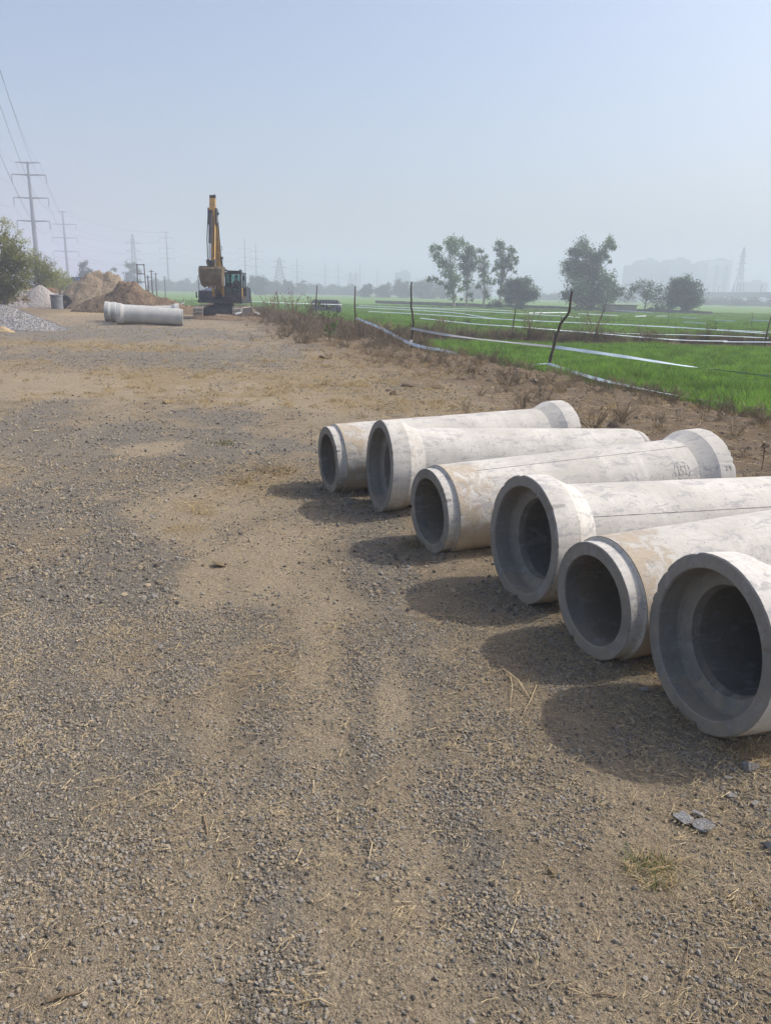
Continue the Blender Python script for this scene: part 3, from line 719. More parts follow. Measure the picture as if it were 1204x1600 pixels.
def lumps(root, x, y, z, h, n, smin, smax, mat, name, seed, low=.0):
    r = np.random.default_rng(seed); k = np.where(h > low)[0]; k = r.choice(k, n); st = abs(x[1] - x[0])
    P = np.stack([x[k] + r.uniform(-.5, .5, n) * st, y[k] + r.uniform(-.5, .5, n) * st, z[k] + .0], 1)
    s = smin * (smax / smin) ** (r.uniform(0, 1, n) ** 2.2)
    o = scatter(name, P, r.uniform(-.5, .5, (n, 3)) + np.array([0, 0, 1.]) * r.uniform(0, 6, (n, 1)), np.repeat(s[:, None], 3, 1), r.integers(0, 5, n), [stone_mesh('lump', seed + i, mat, 1, (.6, .9)) for i in range(5)], mat)
    o.parent = root
hp = heap('soil_mound', 'tall pale grey brown soil mound farther behind the lying pipes', 'mound', 160, 481, 61, 136, 54, M['soil_grey'], 31, [(-.12, 0, 1.0, .95), (.22, 0, .98, .8), (.5, .1, .72, .55)], .13, 'soil mounds', .8)
lumps(*hp, 420, .025, .13, M['soil_grey'], 'clods', 600, .15)
hp = heap('soil_mound', 'darker brown soil mound with a long tail reaching toward the excavator', 'mound', 208, 490, 53, 196, 50, M['soil_brown'], 37, [(-.02, 0, 1.0, .62), (-.35, -.05, .6, .55), (.30, .05, .58, .65), (.66, .1, .3, .55)], .14, 'soil mounds', .55)
lumps(*hp, 600, .02, .13, M['soil_brown'], 'clods', 620, .12)
hp = heap('sand_heap', 'pale pinkish grey sand heap below the green bushes', 'heap', 52, 477, 60, 108, 33, M['sand_pale'], 41, [(.25, 0, 1., .75), (-.2, 0, .85, .8), (.5, 0, .72, .5)], .05, 'sand heaps', .7)
hp = heap('sand_heap', 'small pale sand heap next to the distant blue truck', 'heap', 116, 466, 84, 46, 19, M['sand_pale'], 43, [(0, 0, 1., .95), (-.4, 0, .8, .6)], .08, 'sand heaps', .7)
hp = heap('gravel_heap', 'heap of blue grey crushed stone at the left edge', 'heap', 14, 511, 31, 162, 36, M['heap_stone'], 47, [(-.12, 0, 1., 1.0), (.25, 0, .70, .75), (.55, 0, .28, .55)], .03, None, .8)
lumps(*hp, 14000, .014, .036, M['heap_stone'], 'crushed_stones', 640, .01)
hp = heap('soil_pile', 'low tan earth pile in front of the crushed stone heap', 'heap', 4, 514, 28.6, 34, 9, M['sand_tan'], 51, [(0, 0, 1., 1.)], .1, None, .8, 30)
# dry palm brush on the sand heap, and things standing by it
b = at(63, 447, 64); root = thing('brush_pile', 'orange brown dry brush pile below the bushes above the sand heap', 'brush', (b[0], 64, .9))
for k in range(4):
    r = random.Random(800 + k); m = MB()
    for _ in range(26):
        a = r.uniform(0, 6.28); l = r.uniform(.5, 1.1); x0 = r.uniform(-.8, .8)
        m.tube([(x0, r.uniform(-.3, .3), -.4), (x0 + math.cos(a) * l * .5, math.sin(a) * l * .4, .2 + l * .3), (x0 + math.cos(a) * l, math.sin(a) * l * .7, l * .3)], [.03, .035, .01], 4)
    m.build('branch_bundle', M['rust_brush'], root)
p = at(89, 470, 58); root = thing('concrete_ring', 'upright grey concrete ring standing at the end of the sand heap', 'ring', (p[0], 58, hz(p[0], 58)))
MB().lathe([(0, .42), (.98, .42), (1.0, .40), (1.0, .33), (.98, .31), (0, .31)], (0, 0, 0), (0, 0, 1), 40).build('ring_wall', M['ring'], root, 30)
MB().lathe([(.86, .421), (.9, .45), (1.0, .45), (1.0, .41)], (0, 0, 0), (0, 0, 1), 40).build('rim', M['ring'], root, 30)
p = at(102, 471, 58.5); root = thing('old_tyre', 'dark worn tyre leaning beside the upright grey ring', 'tyre', (p[0], 58.5, hz(p[0], 58.5)))
t_ = [(-.13, .27), (-.15, .36), (-.13, .46), (-.08, .50), (.08, .50), (.13, .46), (.15, .36), (.13, .27), (.0, .25)]
MB().lathe(t_, (0, 0, .48), (.25, -1, .25), 28, closed=True).build('tyre_body', M['rubber'], root, 30)
MB().lathe([(-.06, .26), (-.03, .12), (.03, .12), (.06, .26)], (0, 0, .48), (.25, -1, .25), 28, closed=True).build('rim', M['black_steel'], root, 30)
# blue truck far away, seen from the rear
p = at(117, 452, 120); root = thing('parked_truck', 'distant blue truck parked beyond the soil mounds', 'truck', (p[0], 120, hz(p[0], 120)), R(8))
MB().box((0, 0, 1.05), (2.3, 5.2, .22)).build('chassis', M['black_steel'], root)
bd = MB().box((0, .2, 1.25), (2.35, 5, .12)).box((-1.14, .2, 1.95), (.08, 5, 1.3)).box((1.14, .2, 1.95), (.08, 5, 1.3)).box((0, 2.66, 1.95), (2.2, .08, 1.3)).build('cargo_body', M['truck_blue'], root)
tg = MB().box((0, -2.28, 1.95), (2.2, .08, 1.3)).build('tailgate', M['truck_blue'], root)
for k in range(5): MB().box((-.88 + .44 * k, -2.34, 1.95), (.08, .04, 1.3)).build('rib', M['galv'], tg)
MB().box((0, 3.7, 1.9), (2.2, 1.5, 1.9)).build('cab', M['truck_blue'], root)
for sx in (-1, 1):
    for yy_ in (-1.4, 3.4):
        MB().lathe([(-.14, .28), (-.14, .46), (-.1, .5), (.1, .5), (.14, .46), (.14, .28)], (sx * .95, yy_, .5), (1, 0, 0), 20, closed=True).build('wheel', M['rubber'], root, 30)

# ------------------------------------------------------------------ the small stack of big pipes
def stack_pipe(px, py, Y, azd, label, dz=0., rev=False, Rs=.49, Rsp=.375, L=2.95):
    p = at(px, py, Y); a = R(azd); x, y = p[0], Y
    if rev: x += L * math.cos(a); y += L * math.sin(a); a += math.pi
    root = thing('concrete_pipe', label, 'pipe', (x, y, hz(p[0], Y) + dz), a, 'pipes stacked by the soil mound')
    pipe_parts(root, Rs, Rsp, L, 300 + int(px), (M['conc_far'], M['conc_far'], M['conc_in']), 48, 1.25, False, .1, .1)
stack_pipe(184, 503, 36.4, 13, 'front pipe of the small stack by the soil mound, its socket to the left')
stack_pipe(182, 502, 37.6, 13, 'second pipe of the small stack, socket to the right behind the front one', 0, True)
stack_pipe(176, 500, 38.6, 12, 'third pipe of the small stack, its socket peeking out at the left')
stack_pipe(166, 499, 39.8, 10, 'rearmost pipe of the small stack, closest to the brown soil mound')

# ------------------------------------------------------------------ excavator
ep = at(350, 495, 47.5)
EXV = thing('excavator', 'yellow excavator with blue black body, boom raised high, facing the camera', 'excavator', (ep[0], 47.5, hz(ep[0], 47.5) - .05), R(1))
def part(name, mb, mat, parent=EXV, smooth=None): return mb.build(name, mat, parent, smooth)
for sx, xc in ((-1, -1.17), (1, 1.20)):
    prof = []
    for a in range(-90, 91, 15): prof.append((1.65 + .36 * math.cos(R(a)), .38 + .36 * math.sin(R(a))))
    for a in range(90, 271, 15): prof.append((-1.65 + .36 * math.cos(R(a)), .38 + .36 * math.sin(R(a))))
    tr = part('track', MB().prism(prof, xc - .27, xc + .27), M['black_steel'])
    per = [(y, z) for y, z in prof]; n = 44; seg_ = []
    per2 = per + [per[0]]; Ls = [math.dist(per2[i], per2[i + 1]) for i in range(len(per))]; tot = sum(Ls)
    for k in range(n):
        s = (k + .5) / n * tot; i = 0
        while s > Ls[i]: s -= Ls[i]; i += 1
        q = s / Ls[i]; y = per2[i][0] + (per2[i + 1][0] - per2[i][0]) * q; z = per2[i][1] + (per2[i + 1][1] - per2[i][1]) * q
        an = math.atan2(per2[i + 1][1] - per2[i][1], per2[i + 1][0] - per2[i][0])
        part('track_shoe', MB().box((0, 0, 0), (.60, tot / n * .86, .05)).box((0, 0, -.04), (.60, .025, .05)), M['track_pad'], tr)
        sh = tr.children[-1] if False else bpy.context.scene.collection.objects[-1]
        sh.location = (xc, y, z); sh.rotation_euler = (an, 0, 0)
part('undercarriage', MB().box((0, 0, .5), (1.75, 2.3, .34)).box((0, -1.25, .48), (1.7, .3, .26)).box((0, 0, .75), (1.1, 1.1, .25)), M['black_steel'])
part('slew_ring', MB().lathe([(.84, .62), (.98, .62)], (0, 0, 0), (0, 0, 1), 32), M['black_steel'])
part('deck', MB().box((-.02, .55, 1.06), (2.72, 3.1, .18)), M['black_steel'])
part('engine_cover', MB().prism([(-.75, 1.15), (-.75, 1.5), (-.62, 1.68), (2.0, 1.85), (2.0, 1.15)], -1.38, -.42), M['blue_black'])
part('tool_box', MB().box((-.9, -.80, 1.34), (.92, .06, .32)).box((-.9, -.785, 1.6), (.92, .05, .14)), M['blue_black'])
part('rear_hood', MB().prism([(.75, 1.15), (.75, 2.0), (2.0, 1.95), (2.3, 1.8), (2.3, 1.15)], -.40, 1.30), M['blue_black'])
cw = part('counterweight', MB().prism([(2.05, 1.0), (2.05, 1.9), (2.45, 1.85), (2.62, 1.6), (2.62, 1.15), (2.45, .98)], -1.37, 1.33), M['blue_black'])
part('exhaust_pipe', MB().tube([(-.55, 1.5, 1.85), (-.55, 1.5, 2.35), (-.55, 1.62, 2.5)], .06, 8), M['black_steel'])
part('handrail', MB().tube([(-1.34, -.6, 1.55), (-1.38, -.6, 2.52), (-1.3, -.6, 2.62), (-1.0, -.6, 2.62), (-.93, -.6, 2.52), (-.93, -.6, 1.6)], .028, 6).tube([(-1.36, -.6, 2.1), (-.93, -.6, 2.1)], .02, 5), M['galv'])
mi = part('mirror', MB().box((-1.50, -.72, 1.42), (.05, .16, .36)).tube([(-1.38, -.7, 1.3), (-1.5, -.72, 1.36)], .018, 5), M['black_steel'])
# cab, open frame with panes
cabx0, cabx1, cy0, cy1, cz0, cz1 = .34, 1.34, -1.15, .70, 1.15, 2.80
cab = part('cab', MB().box((.84, -.22, cz0 + .12), (1.0, 1.86, .24)).box((.84, cy1 - .03, 1.75), (1.0, .06, .9)).box((.84, -.22, cz1 - .05), (1.02, 1.9, .10))
   .box((cabx0 + .04, cy0 + .05, 2.0), (.08, .10, 1.5)).box((cabx1 - .04, cy0 + .05, 2.0), (.08, .10, 1.5)).box((cabx0 + .04, cy1 - .06, 2.0), (.08, .10, 1.5)).box((cabx1 - .04, cy1 - .06, 2.0), (.08, .10, 1.5))
   .box((cabx1 - .03, -.1, 2.0), (.06, .08, 1.5)).box((.84, cy0 + .045, 1.95), (.84, .05, .05)).box((.84, cy0 + .045, 1.44), (.84, .07, .10)).box((cabx0 + .03, -.2, 1.6), (.05, 1.6, .55)), M['black_steel'])
part('roof_guard', MB().box((.84, -.95, cz1 + .07), (.98, .5, .05)).box((.40, -.9, cz1 + .10), (.06, .6, .13)).box((1.28, -.9, cz1 + .10), (.06, .6, .13)).box((.84, -.4, cz1 + .03), (.8, .7, .06)), M['black_steel'], cab)
part('windscreen', MB().box((.84, cy0 + .022, 2.34), (.83, .012, .70)), M['glass'], cab)
part('lower_pane', MB().box((.84, cy0 + .022, 1.71), (.83, .012, .40)), M['glass'], cab)
part('side_pane', MB().box((cabx1 - .018, -.63, 2.3), (.012, .86, .78)), M['glass'], cab)
part('side_pane', MB().box((cabx1 - .018, .30, 2.3), (.012, .62, .78)), M['glass'], cab)
part('side_pane', MB().box((cabx0 + .018, -.2, 2.3), (.012, 1.6, .78)), M['glass'], cab)
part('rear_pane', MB().box((.84, cy1 - .07, 2.46), (.82, .012, .42)), M['glass'], cab)
part('door_panel', MB().box((cabx1 + .012, -.95, 1.58), (.03, .30, .62)), M['orange'], cab)
part('seat', MB().box((.84, .15, 1.62), (.5, .5, .14)).box((.84, .42, 1.98), (.48, .12, .66)).box((.84, .15, 1.46), (.36, .36, .2)), M['black_steel'], cab)
for lx in (.59, 1.09): part('control_lever', MB().tube([(lx, -.35, 1.4), (lx, -.42, 1.86)], .02, 5).box((lx, -.43, 1.9), (.06, .06, .1)), M['black_steel'], cab)
part('wiper', MB().tube([(1.15, cy0 - .01, 2.06), (.8, cy0 - .01, 2.55)], .012, 4), M['black_steel'], cab)
part('side_mirror', MB().tube([(1.36, -1.1, 2.66), (1.47, -1.16, 2.6)], .016, 5).box((1.5, -1.17, 2.46), (.14, .05, .28)), M['black_steel'], cab)
part('grab_handle', MB().tube([(1.37, -1.0, 1.3), (1.42, -1.0, 1.4), (1.42, -1.0, 2.2), (1.37, -1.0, 2.3)], .018, 5), M['black_steel'], cab)
part('boom_bracket', MB().prism([(-.85, 1.1), (-.85, 1.65), (-.55, 1.8), (.35, 1.8), (.35, 1.1)], -.40, -.30).prism([(-.85, 1.1), (-.85, 1.65), (-.55, 1.8), (.35, 1.8), (.35, 1.1)], .17, .27).box((-.06, .2, 1.3), (.5, .1, .5)), M['black_steel'])
bx = -.10
part('hydraulic_hose', MB().tube([(bx - .08, -.9, 1.2), (bx - .08, -1.0, 1.5), (bx - .08, -.75, 1.75)], .03, 6).tube([(bx + .08, -.9, 1.2), (bx + .08, -1.0, 1.5), (bx + .08, -.75, 1.75)], .03, 6), M['rubber'])
# boom: side outline in (y, z)
boom = part('boom', MB().prism([(-.10, 1.55), (-.42, 1.5), (-1.05, 2.75), (-1.22, 3.85), (-1.72, 6.02), (-1.62, 6.22), (-1.44, 6.1), (-.78, 3.95), (-.55, 3.2), (-.10, 1.9)], bx - .21, bx + .21), M['orange'])
part('pivot_pin', MB().tube([(bx - .32, -1.62, 6.06), (bx + .32, -1.62, 6.06)], .09, 12), M['black_steel'], boom)
part('work_lamp', MB().box((bx + .30, -1.05, 3.6), (.14, .12, .16)).tube([(bx + .2, -1.0, 3.55), (bx + .3, -1.05, 3.6)], .02, 5), M['black_steel'], boom)
part('lamp_bracket', MB().tube([(bx + .2, -1.2, 4.05), (bx + .36, -1.2, 4.05), (bx + .36, -1.2, 4.25), (bx + .24, -1.2, 4.25)], .018, 5), M['black_steel'], boom)
part('boom_pipe', MB().tube([(bx + .23, -.62, 2.2), (bx + .24, -1.02, 3.6), (bx + .24, -1.5, 5.6)], .03, 6).tube([(bx + .29, -.62, 2.2), (bx + .29, -1.0, 3.5)], .025, 6), M['black_steel'], boom)
for sx in (-1, 1):
    cl = part('boom_cylinder', MB().tube([(bx + sx * .30, -.95, 1.35), (bx + sx * .30, -1.08, 2.35)], .085, 10), M['orange'])
    part('rod', MB().tube([(bx + sx * .30, -1.08, 2.35), (bx + sx * .29, -1.17, 3.1)], .045, 8), M['chrome'], cl)
# stick and its cylinder
stick = part('stick', MB().prism([(-1.50, 6.85), (-1.78, 6.9), (-2.02, 6.1), (-2.62, 3.5), (-2.70, 3.05), (-2.50, 3.0), (-2.32, 3.4), (-1.62, 5.9)], bx - .16, bx + .16), M['yellow'])
part('stick_plate', MB().prism([(-1.5, 6.3), (-1.95, 6.35), (-2.1, 5.5), (-1.75, 5.4)], bx - .26, bx - .19).prism([(-1.5, 6.3), (-1.95, 6.35), (-2.1, 5.5), (-1.75, 5.4)], bx + .19, bx + .26), M['black_steel'], stick)
part('top_bracket', MB().box((bx, -1.63, 6.98), (.34, .2, .16)).tube([(bx - .1, -1.63, 6.8), (bx - .12, -1.63, 7.0)], .05, 8).tube([(bx + .1, -1.63, 6.8), (bx + .12, -1.63, 7.1)], .05, 8), M['black_steel'], stick)
sc1 = part('stick_cylinder', MB().tube([(bx + .05, -.92, 4.05), (bx + .05, -1.22, 5.6)], .09, 10), M['yellow'])
part('rod', MB().tube([(bx + .05, -1.22, 5.6), (bx + .05, -1.50, 6.75)], .045, 8), M['chrome'], sc1)
bc = part('bucket_cylinder', MB().tube([(bx - .04, -2.18, 6.05), (bx - .04, -2.62, 4.35)], .10, 10).box((bx - .04, -2.17, 6.1), (.2, .16, .2)), M['black_steel'])
part('rod', MB().tube([(bx - .04, -2.62, 4.35), (bx - .04, -2.92, 3.3)], .055, 8), M['chrome'], bc)
part('hose', MB().tube([(bx + .12, -2.2, 5.9), (bx + .16, -2.5, 5.0), (bx + .14, -2.6, 4.4), (bx + .16, -2.75, 3.6)], .03, 5).tube([(bx - .22, -2.1, 5.8), (bx - .24, -2.5, 4.6), (bx - .2, -2.7, 3.5)], .03, 5), M['rubber'], bc)
part('bucket_link', MB().prism([(-2.98, 3.40), (-2.84, 3.45), (-2.42, 3.5), (-2.42, 3.36), (-2.84, 3.2), (-2.98, 3.22)], bx - .24, bx - .17).prism([(-2.98, 3.40), (-2.84, 3.45), (-2.42, 3.5), (-2.42, 3.36), (-2.84, 3.2), (-2.98, 3.22)], bx + .17, bx + .24)
     .prism([(-2.98, 3.4), (-2.84, 3.4), (-2.96, 2.8), (-3.08, 2.8)], bx - .1, bx + .1), M['black_steel'])
# bucket: curved shell hanging with its back to the camera
bw0, bw1 = .74, .58
out = [(-2.40, 3.02), (-2.80, 3.08), (-3.12, 2.92), (-3.22, 2.6), (-3.12, 2.25), (-2.86, 1.98), (-2.45, 1.92)]
m = MB(); V = []
for t in (0, .04):
    for i, (y, z) in enumerate(out):
        ww = bw0 + (bw1 - bw0) * i / (len(out) - 1); cy_, cz_ = -2.6, 2.5; k = 1 - t / .6
        V += [(bx - ww, cy_ + (y - cy_) * k, cz_ + (z - cz_) * k), (bx + ww, cy_ + (y - cy_) * k, cz_ + (z - cz_) * k)]
no = len(out); f = []
for i in range(no - 1):
    a = 2 * i; f += [(a, a + 2, a + 3, a + 1), (2 * no + a, 2 * no + a + 1, 2 * no + a + 3, 2 * no + a + 2)]
f += [(0, 1, 2 * no + 1, 2 * no), (2 * no - 2, 4 * no - 2, 4 * no - 1, 2 * no - 1)]
f += [tuple(2 * i for i in range(no)), tuple(2 * i + 1 for i in range(no))[::-1]]
m.add(V, f); bk = m.build('bucket', M['bucket'], EXV)
part('ear', MB().prism([(-2.35, 3.02), (-2.85, 3.10), (-2.98, 3.2), (-2.86, 3.34), (-2.5, 3.2)], bx - .22, bx - .16).prism([(-2.35, 3.02), (-2.85, 3.10), (-2.98, 3.2), (-2.86, 3.34), (-2.5, 3.2)], bx + .16, bx + .22).box((bx, -3.1, 2.95), (.9, .05, .16), rx=R(-35)), M['bucket'], bk)
for k in range(5): part('tooth', MB().prism([(-2.46, 1.96), (-2.46, 1.86), (-2.20, 1.90)], bx - .52 + .26 * k - .05, bx - .52 + .26 * k + .05), M['bucket'], bk)
for wx in (-.35, .35): part('wear_strip', MB().box((bx + wx, -3.225, 2.58), (.1, .03, .7)), M['bucket'], bk)

EXV.scale = (.96, .96, .96)
heap('soil_pile', 'low rough earth pile churned up in front of the excavator', 'pile', 352, 500, 45.0, 120, 8, M['soil_brown'], 71, [(0, 0, .8, .8), (-.5, 0, .8, .6), (.5, 0, .7, .5)], .25, None, .45, 60)
# ------------------------------------------------------------------ the driver, sitting in the cab
def skin_body(name, joints, edges, radii, mat, parent, sub=2):
    me = bpy.data.meshes.new(name); me.from_pydata(joints, edges, []); me.materials.append(mat)
    o = bpy.data.objects.new(name, me); COL.objects.link(o); o.parent = parent
    md = o.modifiers.new('skin', 'SKIN'); md.use_smooth_shade = True
    for i, r in enumerate(radii): me.skin_vertices[0].data[i].radius = (r, r) if np.isscalar(r) else r
    me.skin_vertices[0].data[0].use_root = True
    s = o.modifiers.new('sub', 'SUBSURF'); s.levels = s.render_levels = sub; return o
PR = thing('person', 'driver in dark shirt and dark cap sitting in the excavator cab', 'person', (ep[0], 47.5, EXV.location.z), R(1))
PR.scale = EXV.scale
J = [(.84, .12, 1.76), (.84, .16, 2.0), (.84, .16, 2.22), (.84, .13, 2.34), (.84, .10, 2.43), (.84, .08, 2.55),
     (.66, .14, 2.24), (.60, -.02, 2.0), (.60, -.30, 1.93), (1.02, .14, 2.24), (1.08, -.02, 2.0), (1.08, -.30, 1.93),
     (.73, .02, 1.76), (.71, -.38, 1.80), (.71, -.46, 1.42), (.71, -.62, 1.36), (.95, .02, 1.76), (.97, -.38, 1.80), (.97, -.46, 1.42), (.97, -.62, 1.36),
     (.60, -.42, 1.92), (1.08, -.42, 1.92)]
E_ = [(0, 1), (1, 2), (2, 3), (3, 4), (4, 5), (2, 6), (6, 7), (7, 8), (2, 9), (9, 10), (10, 11), (0, 12), (12, 13), (13, 14), (14, 15), (0, 16), (16, 17), (17, 18), (18, 19), (8, 20), (11, 21)]
rad = [(.15, .11), (.15, .11), (.15, .1), .07, .06, .085, .075, .05, .04, .075, .05, .04, .09, .07, .05, .045, .09, .07, .05, .045, .035, .035]
skin_body('body', J, E_, rad, M['shirt'], PR)
hd = MB().lathe([(-.13, .01), (-.11, .055), (-.05, .078), (.02, .092), (.08, .085), (.12, .05), (.135, .005)], (.84, .06, 2.52), (0, -.08, 1), 20)
hd.tube([(.84, -.02, 2.535), (.84, -.055, 2.50)], [.012, .018], 6).box((.745, .07, 2.52), (.02, .04, .06)).box((.935, .07, 2.52), (.02, .04, .06))
head = hd.build('head', M['skin'], PR, 60)
MB().box((.805, -.031, 2.545), (.028, .012, .012)).box((.875, -.031, 2.545), (.028, .012, .012)).box((.84, -.03, 2.455), (.05, .012, .01)).build('eyes_and_mouth', M['cap'], head)
MB().lathe([(0, .098), (.05, .098), (.09, .07), (.105, .005)], (.84, .06, 2.565), (0, -.08, 1), 20).prism([(-.02, 2.575), (-.14, 2.56), (-.14, 2.568), (-.02, 2.59)], .76, .92).build('cap', M['cap'], PR, 50)
for sx, hx in ((-1, .60), (1, 1.08)):
    m = MB().box((hx, -.43, 1.93), (.075, .07, .05))
    for k in range(4): m.tube([(hx - .03 + .02 * k, -.45, 1.945), (hx - .03 + .02 * k, -.485, 1.935), (hx - .03 + .02 * k, -.48, 1.905)], .009, 5)
    m.tube([(hx - sx * .035, -.42, 1.94), (hx - sx * .05, -.46, 1.92)], .011, 5); m.build('hand', M['skin'], PR)

# ------------------------------------------------------------------ white birds
def bird(px, py, Y, rz, label, s=1.):
    p = at(px, py, Y); root = thing('white_egret', label, 'bird', (p[0], Y, hz(p[0], Y)), rz, 'white egrets')
    root.scale = (s, s, s)
    b_ = MB().lathe([(-.2, .005), (-.16, .035), (-.08, .075), (.02, .085), (.1, .06), (.15, .03)], (0, 0, .34), (1, 0, .35), 14)
    b_.tube([(.13, 0, .38), (.17, 0, .44), (.15, 0, .50), (.17, 0, .56), (.20, 0, .585)], [.035, .024, .02, .02, .028], 8).build('body', M['white_feather'], root, 60)
    MB().tube([(.21, 0, .585), (.30, 0, .57)], [.013, .003], 6).build('beak', M['beak'], root)
    for sy in (-1, 1): MB().tube([(-.02, sy * .03, .29), (-.03, sy * .03, .14), (0, sy * .03, .01), (.05, sy * .03, .006)], .008, 5).build('leg', M['cap'], root)
    for sy in (-1, 1): MB().prism([(-.02, .0), (.0, .09), (.03, .05), (.03, -.03)], -.19, .10).build('wing', M['white_feather'], root); w_ = COL.objects[-1]; w_.location = (0, sy * .075, .32); w_.rotation_euler = (0, R(-20), 0)
bird(373, 498, 45.2, R(15), 'white egret standing at the foot of the excavator track', .95)
bird(401, 494, 47.6, R(200), 'white egret standing in the weeds right of the excavator', .9)
bird(285, 474, 68, R(0), 'white egret at the field edge left of the excavator', 1.0)

# ------------------------------------------------------------------ tarp covered stack in the field
p = at(509, 483, 78); root = thing('covered_stack', 'low stack under a dark creased tarpaulin in the green field', 'tarp', (p[0], 78, hz(p[0], 78)), R(4))
m = MB(); nx_, ny_ = 34, 16; V = []
for i in range(nx_ + 1):
    for j in range(ny_ + 1):
        u, v = i / nx_ * 2 - 1, j / ny_ * 2 - 1
        d = max(abs(u) ** 3 if abs(u) > .0 else 0, abs(v) ** 3)
        hh = 1.35 * (1 - max(0, (max(abs(u), abs(v)) - .72) / .28) ** 1.5)
        rf = .10 * math.sin(i * 1.9 + j * .4) * max(0, max(abs(u), abs(v)) - .5)
        V.append((u * (1.6 + .06 * math.sin(j)) , v * 1.2 + (rf if abs(v) > abs(u) else 0), max(0, hh) + .05 * vnoise(i * .4, j * .4, 3) + (rf if abs(v) <= abs(u) else 0) * .3))
m.add(V, [(i * (ny_ + 1) + j, (i + 1) * (ny_ + 1) + j, (i + 1) * (ny_ + 1) + j + 1, i * (ny_ + 1) + j + 1) for i in range(nx_) for j in range(ny_)])
tp = m.build('tarpaulin', M['tarp'], root)
m = MB()
for k in range(12):
    x0 = -1.45 + k * .26; m.tube([(x0, -.90, 1.33), (x0 + .05, -1.02, 1.0), (x0 + .12, -1.15, .4), (x0 + .13, -1.22, .05)], .022, 4)
m.build('pale_fold', M['tarp_line'], tp)

# ------------------------------------------------------------------ trees and bushes
def tree(name, label, cat, bpx, bpy_, Y, clumps, leaf, mat, group=None, dens=1.5, trunk_r=.2, forks=((0, 0),), limb=True, bark='bark', droop=0., seed=0, sub=11, gap=.56, depth=1.):
    r = np.random.default_rng(900 + seed + int(bpx * 7) + int(Y)); p0 = at(bpx, bpy_, Y); bx_, by_ = p0[0], Y; bz = hz(bx_, by_) - .05
    root = thing(name, label, cat, (bx_, by_, bz), 0, group); k = Y / F
    CE = []
    for c in clumps:
        q = at(c[0], c[1], Y); rr = c[2] * k * 1.08; CE.append((np.array([q[0] - bx_, r.normal(0, .55) * rr * 1.1 * depth, q[2] - bz]), rr, c[3] if len(c) > 3 else 1.))
    topz = max(c[0][2] for c in CE)
    m = MB()
    mean = np.mean([c[0] for c in CE], 0)
    spine = [np.array([0, 0, 0.]), np.array([mean[0] * .15, 0, topz * .25]), np.array([mean[0] * .5, 0, topz * .55]), np.array([mean[0] * .9, 0, topz * .88])]
    m.tube(spine, [trunk_r, trunk_r * .75, trunk_r * .45, trunk_r * .15], 7)
    trunk = m.build('trunk', M[bark], root, 60)
    if limb:
        m = MB()
        for c, rr, _ in CE:
            t = min(.85, max(.12, c[2] / topz * .55)); a = np.array([np.interp(t, [0, .25, .55, .88], [s[i] for s in spine]) for i in range(3)])
            mid = (a + c) / 2 + np.array([0, 0, .12 * np.linalg.norm(c - a)])
            m.tube([a, mid, c], [trunk_r * .38, trunk_r * .24, trunk_r * .08], 5, False)
            for _k in range(3):
                e = c + r.normal(0, .55, 3) * rr; m.tube([mid * .3 + c * .7, (c + e) / 2 + r.normal(0, .08, 3) * rr, e], [trunk_r * .12, trunk_r * .08, trunk_r * .03], 4, False)
        m.build('limbs', M[bark], root, 60)
    Vs, n_ = [], 0
    for c, rr, dm in CE:
        N = int(dens * dm * 32 * (rr / leaf) ** 2) + 20
        sc_ = r.normal(0, 1, (sub, 3)); sc_ /= np.linalg.norm(sc_, axis=1)[:, None]; sc_ *= rr * (r.uniform(.25, .9, (sub, 1)))
        sc_[:, 1] *= depth
        ci = r.integers(0, sub, N); P = c + sc_[ci] + r.normal(0, gap * .62, (N, 3)) * rr * np.array([1, depth, .8])
        if droop: P[:, 2] -= droop * rr * np.abs(r.normal(0, .5, N))
        P[:, 2] = np.maximum(P[:, 2], .12)
        a = r.normal(0, 1, (N, 3)); a[:, 2] -= droop * 1.2; a /= np.linalg.norm(a, axis=1)[:, None]
        b = np.cross(a, r.normal(0, 1, (N, 3))); b /= np.linalg.norm(b, axis=1)[:, None]; L = leaf * r.uniform(.55, 1.3, (N, 1))
        Vs.append(np.stack([P - a * L * .5, P + b * L * .22, P + a * L * .5, P - b * L * .22], 1).reshape(-1, 3))
    V = np.concatenate(Vs); me = raw_mesh('crown', V, np.arange(len(V)).reshape(-1, 4), mat)
    o = bpy.data.objects.new('crown', me); COL.objects.link(o); o.parent = root
    return root
def c4(s, ox, oy, L): return [(ox + x / s, oy + y / s, r / s) + tuple(q) for x, y, r, *q in L]
EU = M['eucalyptus']
tree('eucalyptus_tree', 'tallest loose crowned tree of the row in the field, leftmost, leaning left', 'tree', 709, 480, 142,
     c4(5.47, 640, 360, [(380, 95, 62), (330, 110, 40), (430, 100, 40), (370, 170, 50), (205, 150, 34), (250, 150, 26), (225, 215, 42), (270, 270, 50), (340, 290, 52), (330, 370, 55), (390, 400, 48), (360, 450, 45), (350, 530, 36), (370, 575, 22), (170, 410, 22), (225, 410, 26), (265, 450, 20), (310, 480, 18), (430, 500, 30)]), .46, EU, 'loose crowned trees in the field', 1.25, .24, bark='pale_bark', droop=.35, seed=1)
tree('eucalyptus_tree', 'second loose crowned tree of the row, dense dome top beside the tallest', 'tree', 728, 480, 145,
     c4(5.47, 640, 360, [(515, 165, 45), (480, 190, 45), (540, 200, 38), (450, 235, 42), (500, 270, 58), (545, 290, 40), (450, 310, 40), (490, 350, 52), (500, 420, 42), (480, 480, 30), (510, 540, 24), (530, 590, 12), (440, 590, 12)]), .46, EU, 'loose crowned trees in the field', 1.25, .2, bark='pale_bark', droop=.35, seed=2)
